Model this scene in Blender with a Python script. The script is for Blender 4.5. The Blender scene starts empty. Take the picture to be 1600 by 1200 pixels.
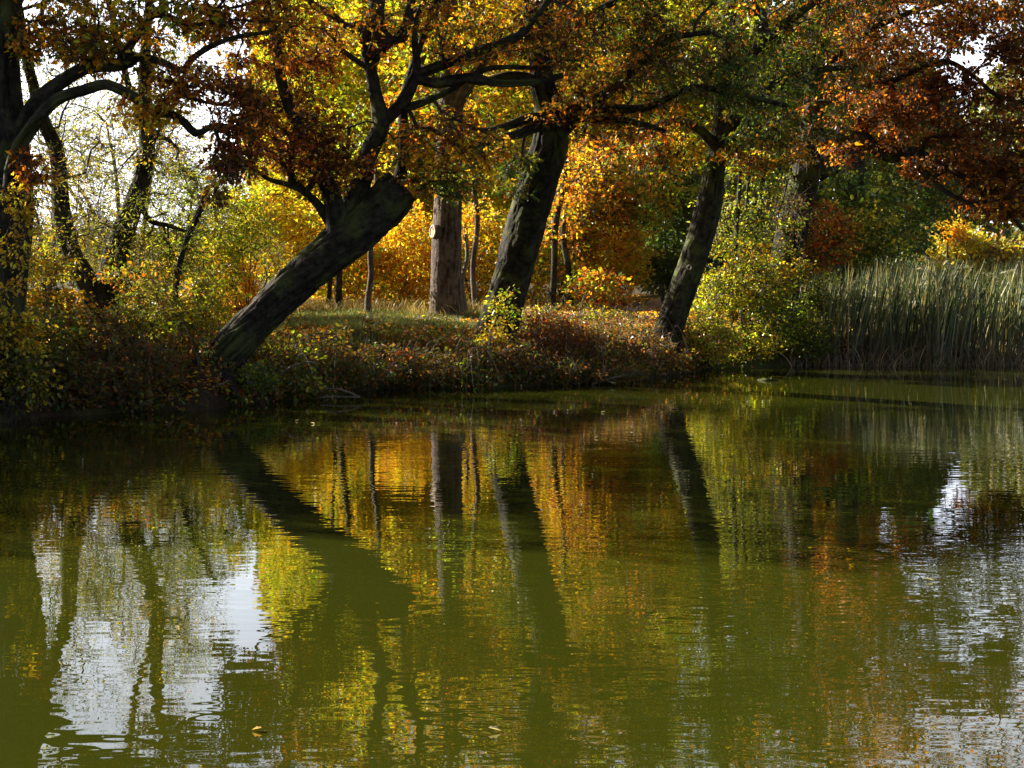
import bpy, math
import numpy as np
from mathutils import Vector

R = math.radians
C = bpy.context.scene.collection
rng = np.random.default_rng(7)

# ------------------------------------------------------------------ camera, sky, sun, exposure
F_PX, CAM_H, PITCH = 2222.0, 2.0, math.atan(175 / 2222.0)
cam_d = bpy.data.cameras.new('camera'); cam = bpy.data.objects.new('camera', cam_d); C.objects.link(cam)
cam_d.sensor_width = 36; cam_d.lens = F_PX / 1600 * 36; cam_d.clip_start = 0.1; cam_d.clip_end = 3000
cam.location = (0, 0, CAM_H); cam.rotation_euler = (math.pi / 2 - PITCH, 0, 0)
bpy.context.scene.camera = cam

SUN_EL, SUN_DIR = R(28), (-0.89, 0.456)          # horizontal direction towards the sun
world = bpy.data.worlds.new('World'); bpy.context.scene.world = world; world.use_nodes = True
wn = world.node_tree.nodes; wl = world.node_tree.links
sky = wn.new('ShaderNodeTexSky'); sky.sky_type = 'NISHITA'; sky.sun_disc = False
sky.sun_elevation = SUN_EL; sky.sun_rotation = math.atan2(SUN_DIR[0], SUN_DIR[1])
sky.air_density = 1.0; sky.dust_density = 1.6; sky.ozone_density = 1.0; sky.altitude = 60
# thin high cloud over the blue: soft noise on the view direction
tcw = wn.new('ShaderNodeTexCoord'); mpw = wn.new('ShaderNodeMapping'); mpw.inputs['Scale'].default_value = (1.6, 1.6, 5.0)
nzw = wn.new('ShaderNodeTexNoise'); nzw.inputs['Scale'].default_value = 1.7; nzw.inputs['Detail'].default_value = 6
mrw = wn.new('ShaderNodeMapRange'); mrw.inputs[1].default_value = 0.35; mrw.inputs[2].default_value = 0.65; mrw.inputs[3].default_value = 0.45; mrw.inputs[4].default_value = 0.9
mxw = wn.new('ShaderNodeMix'); mxw.data_type = 'RGBA'; mxw.inputs[7].default_value = (4.6, 4.75, 5.4, 1)
wl.new(tcw.outputs['Generated'], mpw.inputs[0]); wl.new(mpw.outputs[0], nzw.inputs[0]); wl.new(nzw.outputs[0], mrw.inputs[0]); wl.new(mrw.outputs[0], mxw.inputs[0])
sxw = wn.new('ShaderNodeSeparateXYZ'); hzw = wn.new('ShaderNodeMapRange'); hzw.inputs[1].default_value = 0.10; hzw.inputs[2].default_value = 0.50; hzw.inputs[3].default_value = 2.6; hzw.inputs[4].default_value = 0.35
vmw = wn.new('ShaderNodeVectorMath'); vmw.operation = 'SCALE'; vmw.inputs[0].default_value = (4.6, 4.75, 5.3)
wl.new(tcw.outputs['Generated'], sxw.inputs[0]); wl.new(sxw.outputs[2], hzw.inputs[0]); 
# the haze glows on the sun's side of the sky and is dull behind the viewer
dtw = wn.new('ShaderNodeVectorMath'); dtw.operation = 'DOT_PRODUCT'; dtw.inputs[1].default_value = (-0.45, 0.89, 0.0)
azw = wn.new('ShaderNodeMapRange'); azw.inputs[1].default_value = -0.1; azw.inputs[2].default_value = 0.65; azw.inputs[3].default_value = 0.16; azw.inputs[4].default_value = 1.0
muw = wn.new('ShaderNodeMath'); muw.operation = 'MULTIPLY'
wl.new(tcw.outputs['Generated'], dtw.inputs[0]); wl.new(dtw.outputs['Value'], azw.inputs[0]); wl.new(azw.outputs[0], muw.inputs[1]); wl.new(hzw.outputs[0], muw.inputs[0]); wl.new(muw.outputs[0], vmw.inputs['Scale']); wl.new(vmw.outputs[0], mxw.inputs[7])
wl.new(sky.outputs[0], mxw.inputs[6]); wl.new(mxw.outputs[2], wn['Background'].inputs[0]); wn['Background'].inputs[1].default_value = 0.070
sl = bpy.data.lights.new('sun', 'SUN'); so = bpy.data.objects.new('sun', sl); C.objects.link(so)
sl.energy = 5.0; sl.angle = R(0.5); sl.color = (1.0, 0.93, 0.80)
so.rotation_euler = Vector((SUN_DIR[0] * math.cos(SUN_EL), SUN_DIR[1] * math.cos(SUN_EL), math.sin(SUN_EL))).to_track_quat('Z', 'Y').to_euler()
so.location = (-30, 20, 30)
sc = bpy.context.scene
sc.view_settings.view_transform = 'Standard'; sc.view_settings.look = 'None'
sc.view_settings.exposure = 2.0; sc.view_settings.gamma = 1.0
sc.cycles.max_bounces = 6; sc.cycles.diffuse_bounces = 2; sc.cycles.glossy_bounces = 2
sc.cycles.transmission_bounces = 3; sc.cycles.transparent_max_bounces = 4
sc.cycles.sample_clamp_indirect = 4.0; sc.cycles.caustics_reflective = False; sc.cycles.caustics_refractive = False
sc.cycles.use_denoising = True

# ------------------------------------------------------------------ helpers
def at(px, py, Y):
    """pixel of the 1600x1200 photograph -> point at depth Y"""
    u, v = (px - 800) / F_PX, (600 - py) / F_PX
    c, s = math.cos(PITCH), math.sin(PITCH)
    d = np.array([u, c + v * s, -s + v * c])
    return np.array([0, 0, CAM_H]) + d * (Y / d[1])

def _hash(ix, iy, iz, seed):
    h = (ix * 374761393 + iy * 668265263 + iz * 2147483647 + seed * 1274126177) & 0xffffffff
    h = ((h ^ (h >> 13)) * 1274126177) & 0xffffffff
    return ((h ^ (h >> 16)) & 0xffff) / 65535.0

def noise(p, seed=0):
    p = np.asarray(p, float); i = np.floor(p).astype(np.int64); f = p - i; f = f * f * (3 - 2 * f)
    r = 0
    for dx in (0, 1):
        for dy in (0, 1):
            for dz in (0, 1):
                w = (f[..., 0] if dx else 1 - f[..., 0]) * (f[..., 1] if dy else 1 - f[..., 1]) * (f[..., 2] if dz else 1 - f[..., 2])
                r = r + w * _hash(i[..., 0] + dx, i[..., 1] + dy, i[..., 2] + dz, seed)
    return r

def fbm(p, o=3, seed=0):
    p = np.asarray(p, float); a, t, r = 1.0, 0.0, 0
    for k in range(o):
        r = r + a * noise(p * 2 ** k, seed + k); t += a; a *= 0.5
    return r / t

def np_mesh(name, verts, faces_sizes, loops, mat, smooth=False, col=None, parent=None, mesh_name=None, ridge=None):
    """verts (n,3), faces_sizes (f,), loops (sum,), col (f,3) per-face own colour"""
    me = bpy.data.meshes.new(mesh_name or name)
    me.vertices.add(len(verts)); me.vertices.foreach_set('co', np.ascontiguousarray(verts, dtype=np.float32).ravel())
    me.loops.add(len(loops)); me.loops.foreach_set('vertex_index', np.asarray(loops, dtype=np.int32))
    st = np.zeros(len(faces_sizes), dtype=np.int32); st[1:] = np.cumsum(faces_sizes)[:-1]
    me.polygons.add(len(faces_sizes)); me.polygons.foreach_set('loop_start', st)
    me.polygons.foreach_set('use_smooth', np.full(len(faces_sizes), smooth, dtype=bool))
    me.update(calc_edges=True)
    if col is not None:
        a = me.attributes.new('tint', 'FLOAT_COLOR', 'FACE')
        c4 = np.ones((len(faces_sizes), 4), np.float32); c4[:, :3] = col
        a.data.foreach_set('color', c4.ravel())
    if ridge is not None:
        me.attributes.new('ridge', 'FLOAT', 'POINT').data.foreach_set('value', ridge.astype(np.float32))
    me.materials.append(mat)
    o = bpy.data.objects.new(name, me); C.objects.link(o)
    if parent is not None: o.parent = parent
    return o

def tag(o, label=None, cat=None, group=None, kind=None):
    if label: o['label'] = label
    if cat: o['category'] = cat
    if group: o['group'] = group
    if kind: o['kind'] = kind
    return o

def thing(name, loc, label, cat, group=None):
    o = bpy.data.objects.new(name, None); C.objects.link(o); o.location = loc
    o.empty_display_size = 0.2
    return tag(o, label, cat, group)

# ------------------------------------------------------------------ materials
def new_mat(name):
    m = bpy.data.materials.new(name); m.use_nodes = True; nt = m.node_tree
    for n in list(nt.nodes): nt.nodes.remove(n)
    return m, nt.nodes, nt.links, nt.nodes.new('ShaderNodeOutputMaterial')

def mat_leaf(name, trans=0.5, gloss=0.022, rough=0.34):
    m, n, l, out = new_mat(name)
    a = n.new('ShaderNodeAttribute'); a.attribute_name = 'tint'
    d = n.new('ShaderNodeBsdfDiffuse'); t = n.new('ShaderNodeBsdfTranslucent'); g = n.new('ShaderNodeBsdfGlossy')
    # transmitted light is more saturated than the reflected light
    gm = n.new('ShaderNodeGamma'); gm.inputs[1].default_value = 1.1
    mu = n.new('ShaderNodeMix'); mu.data_type = 'RGBA'; mu.blend_type = 'MULTIPLY'; mu.inputs[0].default_value = 1
    mu.inputs[7].default_value = (1.6, 1.5, 0.8, 1)
    l.new(a.outputs['Color'], gm.inputs[0]); l.new(gm.outputs[0], mu.inputs[6])
    l.new(a.outputs['Color'], d.inputs[0]); l.new(mu.outputs[2], t.inputs[0])
    g.inputs['Roughness'].default_value = rough; g.inputs[0].default_value = (1, 1, 1, 1)
    m1 = n.new('ShaderNodeMixShader'); m1.inputs[0].default_value = trans
    m2 = n.new('ShaderNodeMixShader'); m2.inputs[0].default_value = gloss
    l.new(d.outputs[0], m1.inputs[1]); l.new(t.outputs[0], m1.inputs[2])
    l.new(m1.outputs[0], m2.inputs[1]); l.new(g.outputs[0], m2.inputs[2]); l.new(m2.outputs[0], out.inputs[0])
    return m

def mat_bark(name, c1, c2, moss, moss_amt, scale=1.0, bump=0.6):
    m, n, l, out = new_mat(name)
    p = n.new('ShaderNodeBsdfPrincipled'); l.new(p.outputs[0], out.inputs[0])
    p.inputs['Roughness'].default_value = 0.9; p.inputs['Specular IOR Level'].default_value = 0.15
    tc = n.new('ShaderNodeTexCoord')
    no = n.new('ShaderNodeTexNoise'); no.inputs['Scale'].default_value = 9 * scale; no.inputs['Detail'].default_value = 8; no.inputs['Roughness'].default_value = 0.65
    l.new(tc.outputs['Object'], no.inputs[0])
    cr = n.new('ShaderNodeValToRGB'); cr.color_ramp.elements[0].position = 0.35; cr.color_ramp.elements[1].position = 0.68
    cr.color_ramp.elements[0].color = (*c1, 1); cr.color_ramp.elements[1].color = (*c2, 1)
    l.new(no.outputs[0], cr.inputs[0])
    n2 = n.new('ShaderNodeTexNoise'); n2.inputs['Scale'].default_value = 1.6 * scale; n2.inputs['Detail'].default_value = 6; n2.inputs['Roughness'].default_value = 0.7
    l.new(tc.outputs['Object'], n2.inputs[0])
    r2 = n.new('ShaderNodeMapRange'); r2.inputs[1].default_value = 0.60 - moss_amt * 0.25; r2.inputs[2].default_value = 0.68 - moss_amt * 0.2
    l.new(n2.outputs[0], r2.inputs[0])
    mx = n.new('ShaderNodeMix'); mx.data_type = 'RGBA'; l.new(r2.outputs[0], mx.inputs[0]); l.new(cr.outputs[0], mx.inputs[6]); mx.inputs[7].default_value = (*moss, 1)
    ra = n.new('ShaderNodeAttribute'); ra.attribute_name = 'ridge'     # weathered grey ridge tops; shade in the furrows painted in as darker colour
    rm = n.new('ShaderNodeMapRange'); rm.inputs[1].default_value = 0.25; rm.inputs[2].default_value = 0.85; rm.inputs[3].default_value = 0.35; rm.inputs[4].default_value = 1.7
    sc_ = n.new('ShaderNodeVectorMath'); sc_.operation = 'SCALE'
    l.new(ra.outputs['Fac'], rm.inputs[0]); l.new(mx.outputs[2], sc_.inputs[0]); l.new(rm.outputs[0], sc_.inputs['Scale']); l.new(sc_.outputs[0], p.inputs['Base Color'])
    b = n.new('ShaderNodeBump'); b.inputs['Strength'].default_value = bump; b.inputs['Distance'].default_value = 0.03
    n3 = n.new('ShaderNodeTexNoise'); n3.inputs['Scale'].default_value = 26 * scale; n3.inputs['Detail'].default_value = 5
    l.new(tc.outputs['Object'], n3.inputs[0]); l.new(n3.outputs[0], b.inputs['Height']); l.new(b.outputs[0], p.inputs['Normal'])
    return m

def mat_ground():
    m, n, l, out = new_mat('ground_litter')
    p = n.new('ShaderNodeBsdfPrincipled'); l.new(p.outputs[0], out.inputs[0]); p.inputs['Roughness'].default_value = 0.95
    p.inputs['Specular IOR Level'].default_value = 0.1
    tc = n.new('ShaderNodeTexCoord')
    a = n.new('ShaderNodeTexNoise'); a.inputs['Scale'].default_value = 7; a.inputs['Detail'].default_value = 9; a.inputs['Roughness'].default_value = 0.75
    l.new(tc.outputs['Object'], a.inputs[0])
    cr = n.new('ShaderNodeValToRGB'); e = cr.color_ramp.elements
    e[0].position = 0.3; e[0].color = (0.018, 0.014, 0.009, 1); e[1].position = 0.75; e[1].color = (0.16, 0.105, 0.05, 1)
    k = e.new(0.52); k.color = (0.055, 0.038, 0.02, 1)
    l.new(a.outputs[0], cr.inputs[0])
    g = n.new('ShaderNodeTexNoise'); g.inputs['Scale'].default_value = 0.5; g.inputs['Detail'].default_value = 4
    l.new(tc.outputs['Object'], g.inputs[0])
    rr = n.new('ShaderNodeMapRange'); rr.inputs[1].default_value = 0.45; rr.inputs[2].default_value = 0.6; l.new(g.outputs[0], rr.inputs[0])
    mx = n.new('ShaderNodeMix'); mx.data_type = 'RGBA'; l.new(rr.outputs[0], mx.inputs[0]); l.new(cr.outputs[0], mx.inputs[6]); mx.inputs[7].default_value = (0.055, 0.065, 0.022, 1)
    l.new(mx.outputs[2], p.inputs['Base Color'])
    b = n.new('ShaderNodeBump'); b.inputs['Strength'].default_value = 0.8; b.inputs['Distance'].default_value = 0.05
    l.new(a.outputs[0], b.inputs['Height']); l.new(b.outputs[0], p.inputs['Normal'])
    return m

def mat_simple(name, c1, c2, scale=20, rough=0.9):
    m, n, l, out = new_mat(name)
    p = n.new('ShaderNodeBsdfPrincipled'); l.new(p.outputs[0], out.inputs[0]); p.inputs['Roughness'].default_value = rough
    tc = n.new('ShaderNodeTexCoord'); a = n.new('ShaderNodeTexNoise'); a.inputs['Scale'].default_value = scale; a.inputs['Detail'].default_value = 6
    l.new(tc.outputs['Object'], a.inputs[0])
    cr = n.new('ShaderNodeValToRGB'); cr.color_ramp.elements[0].position = 0.35; cr.color_ramp.elements[1].position = 0.65
    cr.color_ramp.elements[0].color = (*c1, 1); cr.color_ramp.elements[1].color = (*c2, 1)
    l.new(a.outputs[0], cr.inputs[0]); l.new(cr.outputs[0], p.inputs['Base Color'])
    return m

def mat_water():
    m, n, l, out = new_mat('pond_water')
    p = n.new('ShaderNodeBsdfPrincipled'); l.new(p.outputs[0], out.inputs[0])
    p.inputs['Base Color'].default_value = (0.0235, 0.0265, 0.0022, 1)     # silty, algae-green water
    p.inputs['Roughness'].default_value = 0.0; p.inputs['IOR'].default_value = 1.92; p.inputs['Specular IOR Level'].default_value = 0.5
    tc = n.new('ShaderNodeTexCoord')
    def layer(sc_, loc, detail):
        mp = n.new('ShaderNodeMapping'); mp.inputs['Scale'].default_value = sc_; mp.inputs['Location'].default_value = loc
        t = n.new('ShaderNodeTexNoise'); t.inputs['Scale'].default_value = 1; t.inputs['Detail'].default_value = detail; t.inputs['Roughness'].default_value = 0.5
        l.new(tc.outputs['Object'], mp.inputs[0]); l.new(mp.outputs[0], t.inputs[0]); return t
    w1 = layer((3.6, 8.0, 1), (0, 0, 0), 1)       # fine ripples
    w2 = layer((0.8, 1.7, 1), (7, 3, 0), 1)       # long undulation
    patch = layer((0.10, 0.22, 1), (3, 9, 0), 2)  # cat's paws: where the ripples are livelier
    pr = n.new('ShaderNodeMapRange'); pr.inputs[1].default_value = 0.38; pr.inputs[2].default_value = 0.62; pr.inputs[3].default_value = 0.45; pr.inputs[4].default_value = 1.25
    l.new(patch.outputs[0], pr.inputs[0])
    mm = n.new('ShaderNodeMath'); mm.operation = 'MULTIPLY'; l.new(w1.outputs[0], mm.inputs[0]); l.new(pr.outputs[0], mm.inputs[1])
    b1 = n.new('ShaderNodeBump'); b1.inputs['Strength'].default_value = 1; b1.inputs['Distance'].default_value = W_FINE
    b2 = n.new('ShaderNodeBump'); b2.inputs['Strength'].default_value = 1; b2.inputs['Distance'].default_value = W_LONG
    l.new(mm.outputs[0], b1.inputs['Height']); l.new(w2.outputs[0], b2.inputs['Height'])
    l.new(b2.outputs[0], b1.inputs['Normal']); l.new(b1.outputs[0], p.inputs['Normal'])
    return m
W_FINE, W_LONG = 0.0016, 0.0024

M_LEAF = mat_leaf('leaf'); M_DULL = mat_leaf('dull_leaf', 0.35, 0.03, 0.45); M_REED = mat_leaf('reed_blade', 0.25, 0.018, 0.4)
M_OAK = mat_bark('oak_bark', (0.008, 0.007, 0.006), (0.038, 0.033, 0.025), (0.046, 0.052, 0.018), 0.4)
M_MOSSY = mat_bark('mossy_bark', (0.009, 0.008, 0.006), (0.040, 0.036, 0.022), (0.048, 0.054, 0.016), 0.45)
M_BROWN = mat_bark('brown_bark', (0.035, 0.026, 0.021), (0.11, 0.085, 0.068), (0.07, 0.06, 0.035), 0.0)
M_TWIG = mat_simple('twig_bark', (0.018, 0.015, 0.011), (0.05, 0.042, 0.03))
M_PALE = mat_simple('pale_twig_bark', (0.09, 0.075, 0.05), (0.20, 0.17, 0.12))
M_GROUND = mat_ground()

# ------------------------------------------------------------------ the ground and the water
SHORE_PX = [(-900, 700), (-300, 674), (0, 660), (150, 650), (300, 642), (400, 629), (520, 622), (600, 609), (800, 606), (960, 600), (1050, 586), (1130, 577), (1250, 572), (1600, 571), (2200, 570)]
SX, SY = [], []
for px, py in SHORE_PX:
    Y = 2.0 * F_PX / (py - 425); SX.append((px - 800) / F_PX * Y); SY.append(Y)
def shore(x):
    x = np.asarray(x, float)
    w = 0.22 * np.sin(x * 1.9) + 0.13 * np.sin(x * 4.7 + 1) + 0.08 * np.sin(x * 9.1 + 2)
    return np.interp(x, SX, SY) + w
def height(x, y):
    x = np.asarray(x, float); y = np.asarray(y, float)
    sd = y - shore(x)
    h = np.interp(sd, [-14, -3, 0, 0.35, 1.3, 3.2, 5.5, 20, 60, 400], [-1.8, -0.8, -0.12, 0.22, 0.58, 0.86, 0.93, 1.22, 1.6, 3.0])
    h = h + np.where(sd > 0.3, 1, np.clip(sd / 0.3, 0, 1)) * (fbm(np.stack([x * 0.6, y * 0.6, x * 0], -1), 3, 5) - 0.5) * 0.28
    reed = np.clip((x - 9.0) / 3.0, 0, 1) * np.clip((40 - y) / 3, 0, 1)           # the reed bed stands in shallow water
    h = h * (1 - reed) + np.minimum(h, 0.05) * reed
    near = np.clip((3.0 - y) / 2.5, 0, 1); near = near * near * (3 - 2 * near)
    return h * (1 - near) + 0.4 * near
def gz(x, y): return float(height(np.array(x), np.array(y)))

def axis(a, b, fine, coarse, lo, hi):
    v = [a]
    while v[-1] < b:
        x = v[-1]; s = fine if lo <= x <= hi else min(coarse, fine + 0.18 * min(abs(x - lo), abs(x - hi)))
        v.append(x + s)
    return np.array(v)
gx = axis(-900, 900, 0.20, 40, -16, 20); gy = axis(-60, 1600, 0.16, 50, 17, 46)
GX, GY = np.meshgrid(gx, gy)
GZ = height(GX, GY)
nx, ny = len(gx), len(gy)
idx = np.arange(nx * ny).reshape(ny, nx)
q = np.stack([idx[:-1, :-1], idx[:-1, 1:], idx[1:, 1:], idx[1:, :-1]], -1).reshape(-1, 4)
tag(np_mesh('ground', np.stack([GX, GY, GZ], -1).reshape(-1, 3), np.full(len(q), 4), q.ravel(), M_GROUND, True), kind='structure')

wx = np.array([-160.0, 160.0]); wy = np.array([-40.0, 42.0])
wv = [(-160, -40, 0), (160, -40, 0), (160, 42, 0), (-160, 42, 0)]
tag(np_mesh('pond_water', np.array(wv, float), [4], [0, 1, 2, 3], mat_water()), kind='structure')

# a trodden sandy path behind the two leaning trees
def path_sheet():
    pts = [at(560, 500, 31), at(760, 497, 31.5), at(900, 488, 33), at(1010, 474, 38), at(1050, 466, 44), at(1120, 462, 50), at(1250, 459, 58)]
    P = np.array([p[:2] for p in pts]); t = np.linspace(0, len(P) - 1, 120)
    X = np.interp(t, range(len(P)), P[:, 0]); Y = np.interp(t, range(len(P)), P[:, 1])
    dx, dy = np.gradient(X), np.gradient(Y); ln = np.hypot(dx, dy); nxp, nyp = -dy / ln, dx / ln
    V = []
    for s in np.linspace(-1, 1, 7):
        w = 0.6 + 0.25 * noise(np.stack([X * 1.5, Y * 1.5, X * 0 + (s > 0)], -1), 3)
        x, y = X + nxp * w * s, Y + nyp * w * s
        V.append(np.stack([x, y, height(x, y) + 0.015 + 0.02 * (1 - s * s)], -1))
    V = np.array(V); a = np.arange(V.shape[0] * V.shape[1]).reshape(V.shape[:2])
    qq = np.stack([a[:-1, :-1], a[1:, :-1], a[1:, 1:], a[:-1, 1:]], -1).reshape(-1, 4)
    tag(np_mesh('path', V.reshape(-1, 3), np.full(len(qq), 4), qq.ravel(), mat_simple('path_sand', (0.16, 0.12, 0.09), (0.34, 0.27, 0.21), 9), True), kind='structure')
path_sheet()

# ------------------------------------------------------------------ leaves
OAKL = (np.array([[0, 0], [.22, .20], [.36, .11], [.58, .30], [.72, .17], [1, 0]]), 6)
def unit(v): return v / np.maximum(np.linalg.norm(v, axis=-1, keepdims=True), 1e-9)

def leaf_mesh(name, c, u, n, s, col, mat, parent, shape='oak', w=1.0):
    """c base point, u tip direction, n normal, s length, col colour; one mesh of many leaves"""
    N = len(c); u = unit(u); v = unit(np.cross(n, u)); n = np.cross(u, v)
    if shape == 'oak':
        T = OAKL[0]; loc = np.vstack([np.c_[T, np.zeros(6)], np.c_[T[1:5, 0], -T[1:5, 1], np.zeros(4)]])
        loc[:, 1] *= 1.15 * w; loc[:, 2] = np.abs(loc[:, 1]) * 0.35 - 0.25 * loc[:, 0] ** 2
        f = [[0, 1, 2, 3, 4, 5][::-1], [0, 6, 7, 8, 9, 5]]; k = 10
    elif shape == 'round':
        loc = np.array([[0, 0, 0], [.35, .3 * w, .07], [.75, .24 * w, .0], [1, 0, -.12], [.75, -.24 * w, .0], [.35, -.3 * w, .07]])
        f = [[0, 3, 2, 1], [0, 5, 4, 3]]; k = 6
    else:  # 'quad'
        loc = np.array([[0, 0, 0], [.5, .27 * w, .06], [1, 0, -.05], [.5, -.27 * w, .06]])
        f = [[0, 3, 2, 1]]; k = 4
    V = c[:, None, :] + s[:, None, None] * (loc[None, :, 0:1] * u[:, None, :] + loc[None, :, 1:2] * v[:, None, :] + loc[None, :, 2:3] * n[:, None, :])
    sizes = np.tile([len(x) for x in f], N); fl = np.concatenate([np.array(x) for x in f])
    loops = (np.arange(N)[:, None] * k + fl[None, :]).ravel()
    return np_mesh(name, V.reshape(-1, 3), sizes, loops, mat, False, np.repeat(col, len(f), axis=0), parent)

PAL = {
    'rust':   [(.40, .11, .016), (.24, .065, .014), (.48, .17, .02), (.17, .07, .02), (.12, .05, .015)],
    'brown':  [(.26, .10, .025), (.18, .075, .02), (.33, .14, .03), (.13, .09, .02)],
    'orange': [(.64, .25, .02), (.64, .35, .025), (.50, .16, .015), (.60, .42, .03)],
    'gold':   [(.68, .48, .025), (.64, .38, .02), (.62, .54, .04), (.52, .28, .015)],
    'yellow': [(.62, .52, .04), (.55, .50, .05), (.60, .42, .03), (.40, .40, .04)],
    'ygreen': [(.36, .43, .03), (.27, .36, .025), (.50, .52, .035), (.17, .25, .025)],
    'olive':  [(.15, .17, .025), (.11, .14, .022), (.22, .21, .025), (.26, .16, .02)],
    'green':  [(.07, .13, .025), (.10, .17, .03), (.055, .10, .025), (.17, .22, .03)],
    'willow': [(.28, .30, .09), (.22, .25, .07), (.36, .35, .10), (.40, .34, .06)],
    'red':    [(.50, .10, .02), (.42, .07, .02), (.58, .20, .03)],
    'litter': [(.40, .21, .09), (.30, .13, .055), (.50, .32, .16), (.20, .11, .06), (.36, .34, .08)],
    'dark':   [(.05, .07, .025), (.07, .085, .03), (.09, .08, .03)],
}
def pal(names, n, rg, jit=0.16):
    if isinstance(names, str): names = [names]
    a = np.array([c for k in names for c in PAL[k]]); c = a[rg.integers(0, len(a), n)]
    c = c * 0.97
    return np.clip(c * (1 + rg.normal(0, jit, (n, 1))) * (1 + rg.normal(0, 0.07, (n, 3))), 0.01, 0.8)

# ------------------------------------------------------------------ trunks and grown branches
def resample(pts, rad, step):
    """Catmull-Rom through the points, rings about every step metres"""
    P = np.array(pts, float); r = np.array(rad, float)
    Q = np.vstack([2 * P[0] - P[1], P, 2 * P[-1] - P[-2]]); rr = np.r_[r[0], r, r[-1]]
    out, ro = [], []
    for i in range(1, len(P)):
        L = np.linalg.norm(P[i] - P[i - 1]); k = max(2, int(L / step))
        for t in np.arange(k) / k:
            a, b, c, d = Q[i - 1], Q[i], Q[i + 1], Q[i + 2]
            out.append(0.5 * ((2 * b) + (c - a) * t + (2 * a - 5 * b + 4 * c - d) * t * t + (3 * b - a - 3 * c + d) * t ** 3))
            ro.append(rr[i] * (1 - t) + rr[i + 1] * t)
    out.append(P[-1]); ro.append(r[-1])
    return np.array(out), np.array(ro)

def frames(P):
    T = unit(np.gradient(P, axis=0)); ref = np.array([0.31, -0.9, 0.25]); a = unit(ref - (T @ ref)[:, None] * T)
    return T, a, np.cross(T, a)

class Tubes:
    def __init__(s): s.V, s.Fs, s.L, s.n, s.R = [], [], [], 0, []
    def add(s, V, quads, rdg=None):
        s.R.append(np.full(V.reshape(-1, 3).shape[0], .5) if rdg is None else rdg.ravel())
        s.V.append(V.reshape(-1, 3)); s.Fs.append(np.full(len(quads), 4)); s.L.append((quads + s.n).ravel()); s.n += V.reshape(-1, 3).shape[0]
    def tube(s, P, r, sides=10, bark=0.0, lump=0.0, seed=0, freq=7.0, cap=True, knots=()):
        T, A, B = frames(P); th = np.linspace(0, 2 * np.pi, sides, endpoint=False)
        L = np.r_[0, np.cumsum(np.linalg.norm(np.diff(P, axis=0), axis=1))]
        dirs = np.cos(th)[None, :, None] * A[:, None, :] + np.sin(th)[None, :, None] * B[:, None, :]
        rad = np.repeat(r[:, None], sides, 1).astype(float)
        if lump:
            rad *= 1 + lump * (fbm(dirs * 1.6 + P[:, None, :] * 1.1, 2, seed + 9) - 0.5) * 2
        rdg = None
        if bark:
            # furrows: ridges run along the trunk and break up
            wob = fbm(np.stack([L[:, None] * 1.3 + 0 * th, dirs[..., 0] * 1.5, dirs[..., 2] * 1.5], -1), 2, seed + 3) * 2.2
            q = np.stack([dirs[..., 0] * freq * .5 + wob, dirs[..., 1] * freq * .5 + wob, (dirs[..., 2] * freq * .5) + L[:, None] * 2.3 + 0 * th], -1)
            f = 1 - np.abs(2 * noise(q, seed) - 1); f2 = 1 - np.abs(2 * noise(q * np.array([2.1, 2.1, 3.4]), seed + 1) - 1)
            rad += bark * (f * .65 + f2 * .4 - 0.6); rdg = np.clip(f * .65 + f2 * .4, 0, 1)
        V = P[:, None, :] + dirs * rad[..., None]
        for (kp, kr, kh) in knots:                    # burrs and swellings
            d = np.linalg.norm(V - np.array(kp), axis=-1); w = np.exp(-(d / kr) ** 2)
            V = V + dirs * (w * kh)[..., None]
        n = len(P); a = np.arange(n * sides).reshape(n, sides); b = np.roll(a, -1, axis=1)
        s.add(V, np.stack([a[:-1], b[:-1], b[1:], a[1:]], -1).reshape(-1, 4), rdg)
        if cap:
            for end, e in ((V[-1], 1), (V[0], -1)):
                c = end.mean(0); m = c + (end - c) * 0.5 + T[-1 if e > 0 else 0] * e * 0.08 * r[-1 if e > 0 else 0]
                c2 = c + (end - c) * 0.02 + T[-1 if e > 0 else 0] * e * 0.02 * r[-1 if e > 0 else 0]
                W = np.vstack([end, m, c2]); k = np.arange(sides); k2 = np.roll(k, -1)
                qd = np.vstack([np.c_[k, k2, k2 + sides, k + sides], np.c_[k + sides, k2 + sides, k2 + 2 * sides, k + 2 * sides]])
                if e < 0: qd = qd[:, ::-1]
                s.add(W, qd)
    def build(s, name, mat, parent, smooth=True):
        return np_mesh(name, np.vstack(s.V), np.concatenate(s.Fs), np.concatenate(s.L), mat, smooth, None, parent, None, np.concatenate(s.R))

def hand(pts, step=0.12, Y0=None):
    """pts: (px, py, radius_px, depth)"""
    P = [at(p[0], p[1], p[3]) for p in pts]; r = [p[2] * p[3] / F_PX for p in pts]
    return resample(P, r, step)

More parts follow.
